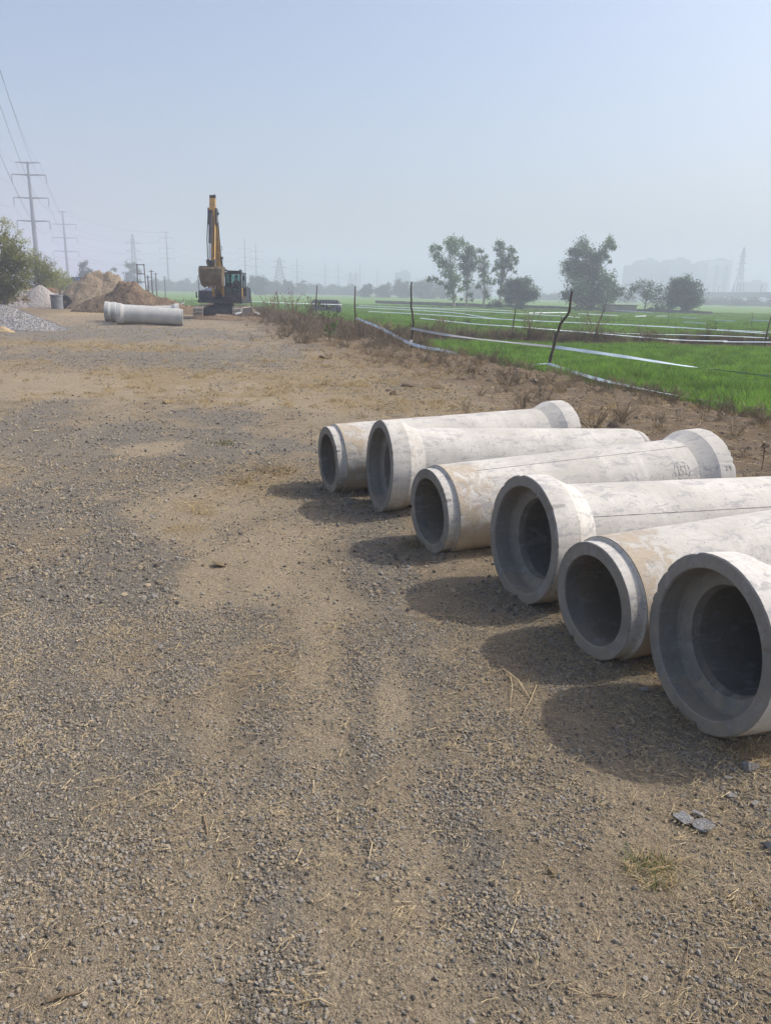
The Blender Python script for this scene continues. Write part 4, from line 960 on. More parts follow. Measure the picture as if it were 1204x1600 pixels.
tree('eucalyptus_tree', 'third loose crowned tree of the row, slimmer with a bare straight trunk', 'tree', 755, 481, 148,
     c4(5.47, 640, 360, [(595, 175, 26), (640, 220, 28), (600, 250, 34), (645, 290, 32), (600, 330, 40), (650, 360, 36), (625, 415, 40), (670, 430, 26), (710, 440, 24), (580, 475, 24), (650, 520, 24), (660, 570, 20)]), .46, EU, 'loose crowned trees in the field', 1.1, .2, bark='pale_bark', droop=.35, seed=3)
tree('eucalyptus_tree', 'lone loose crowned tall tree standing behind the round dark tree', 'tree', 779, 481, 150,
     c4(5.47, 640, 360, [(755, 105, 28), (785, 110, 24), (755, 160, 34), (805, 135, 20), (865, 160, 30), (880, 180, 22), (790, 210, 44), (850, 230, 42), (905, 240, 24), (905, 275, 18), (755, 280, 42), (815, 290, 48), (860, 310, 34), (725, 330, 22), (790, 370, 42), (770, 440, 34), (900, 355, 12), (765, 520, 20)]), .46, EU, 'loose crowned trees in the field', 1.2, .2, bark='pale_bark', droop=.35, seed=4)
def disc_clumps(cx, cy, rx, ry, n, r, seed):
    g = np.random.default_rng(seed); out_ = []
    for i in range(n):
        a = i * 2.39996; d = math.sqrt((i + .5) / n) * .88; out_.append((cx + rx * d * math.cos(a) + g.normal(0, rx * .06), cy + ry * d * math.sin(a) + g.normal(0, ry * .06), r * g.uniform(.8, 1.2)))
    return out_
tree('round_tree', 'round dense dark tree in front of the lone tall tree', 'tree', 805, 479, 138, disc_clumps(810, 455, 27, 22, 22, 8, 5), .34, M['dark_leaf'], None, 1.9, .2, seed=5)
tree('broad_tree', 'broad heavy crowned tree with one high branch rising at its right', 'tree', 922, 485, 136,
     c4(2.98, 800, 340, [(330, 140, 36), (300, 150, 30), (365, 160, 30), (280, 190, 36), (340, 200, 45), (390, 190, 36), (260, 230, 28), (300, 250, 45), (360, 260, 50), (400, 250, 32), (290, 310, 45), (350, 330, 50), (410, 310, 45), (450, 290, 34), (470, 330, 36), (500, 345, 22), (260, 350, 32), (240, 360, 20), (300, 380, 40), (360, 385, 42), (420, 370, 40), (460, 370, 28), (440, 130, 24), (460, 105, 18), (465, 135, 16), (425, 160, 22), (440, 185, 14), (450, 205, 8)]), .40, EU, None, 1.5, .32, droop=.3, seed=6)
tree('thin_tree', 'thin grey half bare tree left of the round bushy tree', 'tree', 1006, 485, 140,
     c4(2.98, 800, 340, [(560, 335, 28, .8), (550, 365, 22, .7), (590, 310, 24, .8), (600, 350, 28, .8), (650, 315, 30, .8), (625, 365, 32, .7), (655, 360, 28, .8), (690, 340, 28, .8), (695, 375, 26, .8), (670, 395, 22, .7)]), .30, M['far_leaf'], None, .9, .17, seed=7)
tree('round_tree', 'round bushy tree at the right, before the pale apartment towers', 'tree', 1066, 487, 138, disc_clumps(1067, 461, 28, 27, 24, 8.5, 8), .34, M['dark_leaf'], None, 1.7, .2, seed=8)
tree('scrub', 'low scrub at the foot of the thin half bare tree', 'bush', 1035, 487, 139, [(1025, 483, 6), (1036, 482, 7), (1046, 484, 5), (1015, 484, 4)], .3, M['far_leaf'], None, 1.5, .05, seed=9)
tree('scrub', 'low scrub under the lone tall tree beside the round dark tree', 'bush', 772, 481, 144, [(765, 476, 5), (774, 474, 7), (782, 477, 6)], .3, M['far_leaf'], None, 1.2, .05, seed=10)
# distant trees: centre x, top y, half width, depth, label
FT = [(130, 405, 12, 215, 'distant tall bluish tree behind the first soil mound at its left'), (154, 424, 9, 250, 'distant small rounded tree over the top of the pale soil mound'),
      (174, 418, 9, 235, 'distant rounded tree left of the left lattice tower'), (206, 408, 13, 300, 'distant loose tree standing at the foot of the left lattice tower'),
      (242, 438, 10, 420, 'hazy low far tree just right of the post frame'), (262, 441, 13, 440, 'hazy low far tree under the lone steel pole'), (287, 439, 12, 450, 'hazy low far tree midway between lone steel pole and excavator'), (306, 442, 11, 455, 'hazy low far tree touching the excavator handrail on its left'), (400, 431, 17, 330, 'distant bluish tree right behind the excavator cab'),
      (427, 441, 15, 380, 'hazy low far tree in front of the wide legged pylon'), (449, 440, 11, 370, 'distant tree right of the wide legged lattice tower'), (470, 442, 12, 400, 'hazy low far tree right of the slim hazy pole'), (492, 447, 14, 470, 'hazy low far tree at the left end of the tarpaulin stack'), (517, 450, 15, 480, 'hazy low far tree above the middle of the tarpaulin stack'), (543, 450, 14, 470, 'hazy low far tree just right of the tarpaulin stack'),
      (572, 446, 11, 340, 'distant round tree right of the tarpaulin stack, leftmost of four domes'), (599, 444, 13, 350, 'distant round tree, second of four domes behind the dark field wall'),
      (626, 442, 15, 360, 'distant round tree, third of four domes behind the dark field wall'), (660, 440, 20, 350, 'distant wide tree mass left of the tall loose crowned trees'), (692, 441, 15, 360, 'hazy low far tree behind the tallest loose crowned tree'),
      (745, 448, 22, 420, 'hazy low far tree seen between the trunks of the tall row'), (840, 466, 14, 480, 'hazy low far tree just right of the round dark tree'), (865, 464, 14, 470, 'hazy low far tree left of the broad heavy crowned tree'), (980, 468, 14, 420, 'hazy low far tree behind the thin half bare tree'), (1100, 470, 12, 360, 'hazy low far tree right of the round bushy tree under the viaduct'), (1125, 469, 14, 380, 'hazy low far tree under the viaduct below the whitish tower'), (1150, 471, 12, 350, 'hazy low far tree under the viaduct below the thin pylon'), (1176, 470, 14, 370, 'hazy low far tree under the viaduct right of the thin pylon'), (1204, 471, 14, 360, 'hazy low far tree under the viaduct at the right edge'), (1235, 470, 16, 360, 'hazy low far tree under the viaduct past the right edge')]
for i, (cx, ty, hw, Y, lab) in enumerate(FT):
    gy_ = 442 + .0235 * cx + (1.75 + .77) * F / Y; hh = (gy_ - ty) / 2
    cl = disc_clumps(cx, ty + hh, hw, hh, 12, max(4, hw * .42), 40 + i)
    if i in (0, 3): cl = [(cx + (c[0] - cx) * (.5 if c[1] < ty + hh else 1.1), c[1], c[2]) for c in cl]
    tree('distant_tree', lab or 'hazy low tree in the far tree line behind the fields', 'tree', cx, gy_, Y, cl, Y * .0021, M['far_leaf'], 'distant hazy trees', 1.5, Y * .0009, limb=False, seed=50 + i, sub=5)
AC = M['acacia']
def whips(root, Y, lst, seed):
    r = random.Random(seed); m = MB(); o = Vector(root.location)
    for (x0, y0, x1, y1) in lst:
        a, b = Vector(at(x0, y0, Y)) - o, Vector(at(x1, y1, Y)) - o; b.y += r.uniform(-.6, .6); mid = (a + b) / 2 + Vector((0, 0, .25))
        m.tube([a, mid, b], [.025, .018, .006], 4, False)
    m.build('long_branches', M['bark'], root)
    Vs = []
    for (x0, y0, x1, y1) in lst:
        a, b = np.array(at(x0, y0, Y)), np.array(at(x1, y1, Y)); n = 150; q = rng.uniform(.1, 1.05, n)[:, None]
        P = a + (b - a) * q + np.array([0, 0, .25]) * (4 * q * (1 - q)) + rng.normal(0, .12, (n, 3)) - np.array(o); d = rng.normal(0, 1, (n, 3)); d /= np.linalg.norm(d, axis=1)[:, None]
        e = np.cross(d, rng.normal(0, 1, (n, 3))); e /= np.linalg.norm(e, axis=1)[:, None]; L = rng.uniform(.06, .16, (n, 1))
        Vs.append(np.stack([P - d * L * .5, P + e * L * .2, P + d * L * .5, P - e * L * .2], 1).reshape(-1, 3))
    V = np.concatenate(Vs); o2 = bpy.data.objects.new('sprays', raw_mesh('sprays', V, np.arange(len(V)).reshape(-1, 4), AC)); COL.objects.link(o2); o2.parent = root
b1 = tree('thorn_bush', 'big feathery green bush at the left edge, nearest and tallest', 'bush', 8, 476, 52, [(2, 372, 14, .6), (12, 385, 18, .7), (-20, 375, 30), (26, 398, 16, .8), (5, 405, 26), (-25, 415, 36), (36, 412, 14), (22, 425, 22), (0, 438, 26), (38, 436, 16), (-35, 445, 30), (18, 452, 18), (0, 462, 16)], .2, AC, 'green bushes along the left side', 1.0, .12, seed=80, sub=16, gap=.4)
whips(b1, 52, [(5, 375, 22, 352), (0, 365, 14, 347), (18, 388, 34, 362), (26, 396, 46, 377), (32, 404, 55, 392), (-5, 360, 5, 345), (12, 380, 38, 380), (35, 412, 60, 404)], 3)
b2 = tree('thorn_bush', 'green bush in the middle of the left bushes, in front of the near steel pole', 'bush', 60, 470, 66, [(46, 412, 12, .8), (56, 410, 11, .8), (66, 416, 11), (76, 423, 11), (52, 424, 15), (68, 432, 14), (84, 432, 9), (44, 440, 14), (60, 446, 13), (78, 444, 11)], .2, AC, 'green bushes along the left side', 1.0, .1, seed=81, sub=14)
whips(b2, 66, [(55, 410, 66, 398), (66, 416, 78, 404), (74, 422, 88, 412), (46, 410, 52, 398)], 4)
b3 = tree('thorn_bush', 'lowest green bush of the left side, farthest, beside the blue truck', 'bush', 94, 464, 82, [(86, 432, 10), (94, 432, 9), (101, 437, 8), (107, 441, 5), (90, 442, 11), (101, 446, 8), (84, 450, 8)], .22, AC, 'green bushes along the left side', 1.0, .1, seed=82, sub=12)
whips(b3, 82, [(90, 430, 96, 421), (98, 434, 106, 427)], 5)
tree('dry_bush', 'brown dry undergrowth at the foot of the left bushes', 'bush', 6, 478, 55, [(5, 462, 14, .8), (20, 466, 10, .8), (-15, 460, 18, .8), (36, 468, 7, .7)], .16, M['weed_dry'], None, 1., .05, seed=83)

# ------------------------------------------------------------------ walls, towers, viaduct
a, b = at(587, 474, 176), at(1112, 488, 132); a = np.array([a[0], a[1]]); b = np.array([b[0], b[1]]); L = np.linalg.norm(b - a); an = math.atan2(b[1] - a[1], b[0] - a[0])
root = thing('field_wall', 'long low dark wall across the field under the tall trees', 'wall', (*((a + b) / 2), hz(*((a + b) / 2))), an)
m = MB(); n = 90
for i in range(n):
    x = -L / 2 + L * (i + .5) / n; h = .62 + .12 * (vnoise(i * .35, 0., 3) - .5); m.box((x, 0, h / 2 - .1), (L / n * 1.01, .5 + .004 * (i % 2), h + .2))
m.build('wall_body', M['wall_dark'], root)
p = at(966, 487, 130); root = thing('low_shed', 'low grey brown flat roofed shed beside the broad tree', 'shed', (p[0], 130, hz(p[0], 130)), R(-3))
MB().box((0, 0, .6), (4.9, 3, 1.3)).build('wall', M['wall_grey'], root); MB().box((0, 0, 1.30), (5.2, 3.3, .12)).build('roof', M['wall_dark'], root)
TW = [(984, 1001, 416, 'a', 'hazy pale apartment tower, lowest and leftmost of the block'), (1002, 1029, 408, 'a', 'hazy apartment tower, second from the left with a flat top'), (1029.5, 1047, 412, 'a', 'hazy apartment tower, third from the left, a little lower'),
      (1047.5, 1079, 407, 'a', 'hazy apartment tower with roof structures above the round bushy tree'), (1080, 1106, 414, 'a', 'hazy bluish apartment tower left of the whitish one'), (1106.5, 1145, 408, 'b', 'whitish apartment tower with two dark vertical recesses'),
      (1166, 1200, 443, 'a', 'hazy low building right of the lattice tower, over the viaduct'), (617, 641, 427, 'a', 'very faint hazy building far behind the four round trees')]
for i, (x0, x1, ty, k, lab) in enumerate(TW):
    Y = 800 + 14 * (i % 3); p0, p1 = at(x0, ty, Y), at(x1, ty, Y); W_ = p1[0] - p0[0]; Hh = (p0[2] + p1[2]) / 2 + 1.
    root = thing('apartment_tower', lab, 'building', ((p0[0] + p1[0]) / 2, Y + 12, -1.), 0, 'hazy apartment towers')
    MB().box((0, 0, Hh / 2), (W_, 22, Hh)).build('wall', M['tower_' + k], root)
    if k == 'b':
        for fx in (-.12, .26): MB().box((W_ * fx, -11.05, Hh * .47), (W_ * .15, .3, Hh * .86)).build('recess', M['tower_c'], root)
        for fx in (-.38, .07, .42): MB().box((W_ * fx, -11.35, Hh * .5), (W_ * .12, .9, Hh * .98)).build('balcony_stack', M['tower_b'], root)
    else:
        for fx in (-.3, .0, .3): MB().box((W_ * fx, -11.3, Hh * .48), (W_ * .12, .8, Hh * .92)).build('balcony_stack', M['tower_a'], root)
    MB().box((0, 0, Hh + .5), (W_ * .98, 21, 1.0)).build('parapet', M['tower_a'], root); MB().box((W_ * .2, 0, Hh + 2.2), (W_ * .3, 7, 2.6)).build('roof_room', M['tower_a'], root)
VX = 190
root = thing('viaduct', 'long low grey viaduct running across the haze at the right', 'viaduct', (VX, 480, 0))
MB().box((0, 0, 4.3), (9.5, 560, 1.6)).build('deck', M['viaduct'], root)
MB().box((-4.6, 0, 5.45), (.25, 560, .7)).build('parapet', M['viaduct'], root); MB().box((4.6, 0, 5.45), (.25, 560, .7)).build('parapet', M['viaduct'], root)
for k in range(24):
    y = -270 + k * 23.; MB().box((0, y, 1.0), (2.6, 2.2, 4.6)).box((0, y, 3.1), (6.5, 2.6, .8)).build('pier', M['viaduct'], root)
for k, (px, Yv) in enumerate([(1105, 452), (1118, 432), (1163, 400), (1182, 388), (1200, 378)]):
    root = thing('viaduct_mast', 'thin mast on the hazy viaduct deck, %s from the left' % ('first', 'second', 'third', 'fourth', 'last')[k], 'mast', (VX - 4.2, Yv, 5.1), 0, 'masts on the viaduct')
    MB().tube([(0, 0, -.5), (0, 0, 4.2)], .16, 6).build('post', M['galv'], root); MB().tube([(0, 0, 4.0), (1.6, 0, 4.2)], .08, 5).build('arm', M['galv'], root)

# ------------------------------------------------------------------ steel poles, lattice towers, wires
def hy(px): return 442 + .0235 * px
def monopole(bpx, Y, tpy, label, arms, al, cat='power pole', r0=.75, ins=False):
    p = at(bpx, hy(bpx), Y); z0 = hz(p[0], Y); T = at(bpx, tpy, Y)[2] - z0
    root = thing('steel_power_pole', label, cat, (p[0], Y, z0), 0, 'steel power poles')
    MB().tube([(0, 0, 0), (0, 0, T)], [r0, r0 * .38], 12).build('pole', M['galv'], root, 60)
    MB().box((0, 0, .15), (2.2, 2.2, .5)).build('base', M['viaduct'], root)
    ends = []
    for i, (dz, l) in enumerate(zip(arms, al)):
        z = at(bpx, tpy + dz, Y)[2] - z0
        for s in (-1, 1):
            MB().tube([(0, 0, z), (s * l * .6, 0, z + .12), (s * l, 0, z + .1)], [r0 * .30, r0 * .24, r0 * .16], 6).build('crossarm', M['galv'], root)
            e = Vector((p[0] + s * l, Y, z0 + z - (2.2 if i else 0))); ends.append(e)
            if i: MB().lathe([(.0, .06)] + [(t * .2, .16 if t % 2 else .07) for t in range(1, 11)] + [(2.2, .05)], (s * l, 0, z), (0, 0, -1), 7).build('insulator', M['galv'], root)
    return root, ends
PO = [(62, 239, 253, 'nearest steel power pole, tall and leaning above the left bushes', [2, 21, 57, 93], [3.6, 5., 5.1, 4.8], .85), (108, 398, 330, 'second steel power pole, right of the nearest, with three sagging arms', [1, 21, 42, 63], [2.2, 6.2, 6.2, 6.4], .85),
      (264, 480, 362, 'steel power pole standing alone left of the excavator', [1, 10, 26, 42], [1.6, 4.2, 4.4, 4.4], .62), (384, 540, 374, 'steel power pole over the excavator cab, taller of two', [1, 15, 28, 41], [.6, 4.6, 4.6, 4.6], .6),
      (401, 570, 380, 'steel power pole over the excavator cab, shorter right one of two', [1, 13, 25, 37], [.6, 4.6, 4.6, 4.6], .6), (464.5, 620, 404, 'slim hazy steel power pole right of the wide legged lattice tower', [1, 11, 21, 31], [.6, 4., 4., 4.], .6),
      (508, 680, 411, 'slim hazy steel power pole above the tarpaulin stack', [1, 12, 22], [.6, 3.6, 3.6], .6), (528.5, 700, 411, 'slim hazy steel power pole right above the tarpaulin stack end', [1, 12, 22], [.6, 3.6, 3.6], .6), (562, 760, 411, 'very faint steel power pole above the first round tree', [1, 12, 22], [.6, 3.6, 3.6], .6),
      (589, 800, 417, 'very faint steel power pole above the second round tree', [1, 12, 22], [.6, 3.6, 3.6], .6), (627, 820, 413, 'very faint steel power pole above the third round tree', [1, 12, 22], [.6, 3.6, 3.6], .6)]
ENDS = []
for (bpx, Y, tpy, lab, arms, al, r0) in PO: ENDS.append(monopole(bpx, Y, tpy, lab, arms, al, r0=r0)[1])
def wire(a, b, sag, label, group, r_=.03):
    m = MB(); n = 18; a = Vector(a); b = Vector(b)
    pts = [a + (b - a) * (i / n) - Vector((0, 0, sag * 4 * (i / n) * (1 - i / n))) - a for i in range(n + 1)]
    o = m.tube(pts, r_, 4, False).build('power_line', M['black_steel'], None, None, a); tag(o, label, 'wire', group)
P1v, P2v = [sum((e for e in ENDS[k]), Vector()) / len(ENDS[k]) for k in (0, 1)]
off = Vector((58, -150, 0))
ARM = ['left end of the top arm', 'right end of the top arm', 'left end of the second arm', 'right end of the second arm', 'left end of the third arm', 'right end of the third arm', 'left end of the lowest arm', 'right end of the lowest arm']
for k in range(8):
    wire(ENDS[0][k] + off, ENDS[0][k], 4.5, 'power line from the left edge to the nearest pole, ' + ARM[k], 'power lines before the nearest pole', .022)
    wire(ENDS[0][k], ENDS[1][k], 4.5, 'power line between the two nearest poles, ' + ARM[k], 'power lines between the near poles', .028)
    wire(ENDS[1][k], ENDS[2][k], 3., 'power line from second pole to lone pole, ' + ARM[k], 'power lines of the middle span', .035)
    if k >= 2: wire(ENDS[2][k], ENDS[3][k], 2.5, 'faint line right of the lone pole, ' + ARM[k], 'power lines behind the excavator', .035)
for k in range(2, 6):
    wire(ENDS[4][k], ENDS[5][k], 3, 'faint line right of the excavator, ' + ARM[k], 'faint far power lines', .045)
    wire(ENDS[5][k], ENDS[6][k], 3, 'faint line above the tarpaulin stack, ' + ARM[k], 'faintest far power lines', .045)
def lattice(bpx, Y, tpy, label, wb, arms, al, waist=.55, rt=.13):
    p = at(bpx, hy(bpx), Y); z0 = hz(p[0], Y); T = at(bpx, tpy, Y)[2] - z0
    root = thing('lattice_tower', label, 'pylon', (p[0], Y, z0), 0, 'lattice power pylons')
    def wd(t): return np.interp(t, [0, waist, .93, 1], [wb, wb * .3, wb * .16, .12])
    lv = [0, .13, .25, .36, .46, .55, .64, .72, .8, .87, .93, 1]
    for sx in (-1, 1):
        for sy in (-1, 1): MB().tube([(sx * wd(t), sy * wd(t), t * T) for t in lv], rt, 4).build('leg', M['galv'], root)
    m = MB()
    for t0, t1 in zip(lv[:-1], lv[1:]):
        for s in (-1, 1):
            w0, w1 = wd(t0), wd(t1)
            m.tube([(-w0, s * w0, t0 * T), (w1, s * w1, t1 * T)], rt * .6, 3, False).tube([(w0, s * w0, t0 * T), (-w1, s * w1, t1 * T)], rt * .6, 3, False)
            m.tube([(s * w0, -w0, t0 * T), (s * w1, w1, t1 * T)], rt * .6, 3, False).tube([(-w1, s * w1, t1 * T), (w1, s * w1, t1 * T)], rt * .6, 3, False)
    tag(m.build('bracing', M['galv'], root), kind='stuff')
    for t, l in zip(arms, al):
        w0 = wd(t); m = MB()
        for s in (-1, 1): m.tube([(s * w0, w0, t * T), (s * l, 0, t * T)], rt * .8, 4).tube([(s * w0, -w0, t * T), (s * l, 0, t * T)], rt * .8, 4).tube([(s * w0, 0, t * T + 1.6), (s * l, 0, t * T)], rt * .6, 4)
        m.build('crossarm', M['galv'], root)
lattice(212, 450, 366, 'lattice pylon behind the soil mounds, three wide crossarms', 3.4, [.55, .70, .84], [4.6, 4.2, 4.2])
lattice(437, 470, 402, 'wide legged lattice pylon right of the excavator', 4.6, [.72, .88], [4., 3.4], .7)
lattice(1150, 480, 386, 'tall thin lattice pylon at the right, behind the viaduct', 3.6, [.6, .72, .84], [3.2, 3.0, 2.6])
lattice(547, 640, 425, 'faint squat lattice pylon, left one of a close pair', 4., [.62, .8], [5, 4.4])
lattice(555.5, 650, 424, 'faint squat lattice pylon, right one of a close pair', 4., [.62, .8], [5, 4.4])
p = at(222, 452, 92); root = thing('post_frame', 'two posts joined by crossbars behind the brown soil mound', 'frame', (p[0], 92, hz(p[0], 92)))
for s in (-1, 1): MB().tube([(s * .52, 0, 0), (s * .40, 0, 4.2)], .06, 6).build('post', M['stake'], root)
for z in (4.1, 3.1, 2.2): MB().box((0, 0, z), (.95, .07, .09)).build('crossbar', M['stake'], root)
for i, (px, ty, Y, lab) in enumerate([(238, 424, 128, 'dark utility post behind the soil mound, tallest of three'), (244.5, 428, 150, 'dark utility post behind the soil mound, middle of three'), (258, 433, 190, 'dark utility post behind the soil mound, rightmost of three'), (232, 432, 118, 'short dark utility post just right of the post frame')]):
    p = at(px, hy(px), Y); z0 = hz(p[0], Y); T = (hy(px) - ty) * Y / F + 1.75 - z0
    root = thing('utility_post', lab, 'post', (p[0], Y, z0), 0, 'small utility posts'); MB().tube([(0, 0, 0), (0, 0, T)], [.13, .09], 7).build('post', M['stake'], root); MB().box((0, 0, T - .25), (.9, .08, .08)).build('crossarm', M['stake'], root)

# ------------------------------------------------------------------ stakes and ribbons
def stake(pts, Y, r_, label, group='wooden stakes along the field edge', knots=0, lean=0.):
    """pts: pixel points from the foot up at depth Y"""
    q = [np.array(at(x, y, Y)) for x, y in pts]; r = random.Random(int(pts[0][0])); z0 = hz(q[0][0], Y); base = np.array([q[0][0], Y, z0])
    q[0][2] = z0 - .05
    W_ = [v - base + np.array([0, (i * lean), 0]) for i, v in enumerate(q)]
    P_ = []
    for i in range(len(W_) - 1):
        for k in range(3): P_.append(W_[i] + (W_[i + 1] - W_[i]) * k / 3 + np.array([r.uniform(-.012, .012), r.uniform(-.012, .012), 0]) * (i + k > 0))
    P_.append(W_[-1]); n = len(P_)
    root = thing('wooden_stake', label, 'stake', base, 0, group)
    MB().tube(P_, [r_ * (1.15 - .5 * i / n) for i in range(n)], 7).build('stick', M['stake'], root, 60)
    for k in range(knots):
        a = P_[int(n * (.35 + .25 * k))]; MB().tube([a, a + np.array([r.uniform(-.15, .15), 0, .16])], [r_ * .5, r_ * .25], 5).build('stub', M['stake'], root)
    return root
s1 = stake([(642, 556), (643, 530), (646, 505), (642, 480), (642, 461), (643, 440)], 24.9, .035, 'dark slightly crooked stake standing in the near corner of the wheat', knots=1)
kn = at(640, 551, 24.85); MB().lathe([(-.10, .005), (-.07, .05), (0, .075), (.05, .04), (.10, .06), (.11, .005)], (0, 0, 0), (.5, 0, 1), 12).build('tied_rag', M['white_feather'], s1, 60, (kn[0] - s1.location.x, -.04, .17))
stake([(853, 574), (860, 558), (868, 525), (876, 505), (889, 487), (890, 470), (893, 455)], 21.2, .042, 'thick bent stake, crooked like an elbow, leaning right by the near wheat', knots=1)
stake([(555, 522), (555, 495), (554, 470), (555, 447)], 34.5, .036, 'straight dark stake at the left end of the brown bund', knots=1)
stake([(494, 500), (494, 470), (495, 446)], 56, .05, 'dark stake in front of the tarpaulin stack')
stake([(435, 497), (435, 475), (433, 459), (430, 456)], 52, .03, 'thin stake with a hooked tip right of the excavator')
stake([(426, 497), (427, 470), (431, 458)], 53, .02, 'thin bent twig stake next to the hook tipped one')
stake([(392, 497), (393, 470), (391, 462)], 49, .03, 'short dark stake close to the excavator track')
stake([(800, 526), (802, 505), (805, 483)], 33.5, .03, 'short dark stake on the bund between the two crooked ones')
stake([(875, 530), (876, 510), (877, 492)], 33.8, .02, 'thin stake on the bund just right of the bent one')
stake([(1192, 548), (1197, 520), (1206, 488)], 32.5, .03, 'leaning dark stake on the bund at the right edge')
stake([(527, 505), (526, 492), (527, 480)], 45, .025, 'short stake with limp leaves below the tarpaulin stack')
for i, (px, y0, y1, Y, lab) in enumerate([(1043, 508, 490, 62, 'thin short stake in the far field before the round bushy tree'), (1174, 505, 487, 58, 'thin short stake in the far field near the right edge'), (688, 497, 478, 75, 'thin short stake in the far field under the tallest tree'), (1055, 520, 505, 45, 'thin short stake in the far field right of the bare shrub'), (728, 503, 487, 62, 'thin short stake in the far field under the second tree'), (763, 512, 499, 50, 'thin short stake in the far field below the third tree'), (300, 481, 466, 66, 'thin crooked stake at the field edge left of the excavator'), (287, 479, 465, 68, 'thin crooked stake left of the other one before the far green field')]):
    stake([(px, y0), (px + .5, (y0 + y1) / 2), (px, y1)], Y, .02, lab, 'thin stakes out in the field')
def ribbon(pts, width, label, twist, mat='ribbon', group='white boundary ribbons'):
    """pts: (px, py, Y); twist: tilt in degrees at each point; smooth strip with real thickness"""
    C_ = [np.array(at(*p)) for p in pts]; n = 14; out_, tw = [], []
    for i in range(len(C_) - 1):
        p0, p1, p2, p3 = C_[max(i - 1, 0)], C_[i], C_[i + 1], C_[min(i + 2, len(C_) - 1)]
        for k in range(n):
            t = k / n; out_.append(.5 * ((2 * p1) + (-p0 + p2) * t + (2 * p0 - 5 * p1 + 4 * p2 - p3) * t * t + (-p0 + 3 * p1 - 3 * p2 + p3) * t ** 3)); tw.append(twist[i] + (twist[i + 1] - twist[i]) * t)
    out_.append(C_[-1]); tw.append(twist[-1]); base = C_[0]; V = []
    for i, p in enumerate(out_):
        d = out_[min(i + 1, len(out_) - 1)] - out_[max(i - 1, 0)]; d /= np.linalg.norm(d); s = np.cross(d, [0, 0, 1.]); s /= np.linalg.norm(s)
        if s[1] > 0: s = -s
        u = np.cross(s, d); u = u if u[2] > 0 else -u; a = R(tw[i] + 4 * math.sin(i * .9)); wv_ = math.cos(a) * s - math.sin(a) * u; nn = math.sin(a) * s + math.cos(a) * u
        for q in (-1, 1):
            for h in (-1, 1): V.append(p + wv_ * q * width / 2 + nn * h * .0008 - base)
    f = []
    for i in range(len(out_) - 1):
        a = 4 * i; f += [(a, a + 2, a + 6, a + 4), (a + 1, a + 5, a + 7, a + 3), (a, a + 4, a + 5, a + 1), (a + 2, a + 3, a + 7, a + 6)]
    o = MB().add(V, f).build('boundary_ribbon', M[mat], None, None, base); tag(o, label, 'ribbon', group)
ribbon([(642, 513, 24.9), (690, 522, 24), (750, 530, 23), (866, 542, 21.2)], .085, 'dull ribbon sagging from the crooked stake to the bent stake', [60, 50, 12, 40], 'ribbon_dull')
ribbon([(866, 542, 21.2), (960, 555, 19.8), (1065, 571, 18.4), (1130, 579, 17.6), (1204, 588, 17), (1300, 597, 16)], .10, 'broad pale blue ribbon from the bent stake to the right, upper of two', [50, 40, 8, -22, -30, -30])
ribbon([(556, 497, 34.4), (595, 513, 30), (642, 537, 24.9), (697, 549, 23.5), (740, 560, 22.6), (762, 565, 22.2), (808, 571, 21.7), (855, 568, 21.2)], .10, 'twisted ribbon sagging from the bund stake past the crooked stake', [50, 60, 60, 45, -4, 25, 30, 20], 'ribbon')
ribbon([(855, 568, 21.2), (925, 590, 18), (1000, 607, 15.5), (1080, 622, 14), (1204, 642, 12.6), (1300, 655, 12)], .085, 'pale blue ribbon drooping from the foot of the bent stake, lower of two', [45, 40, 8, -12, -20, -20])
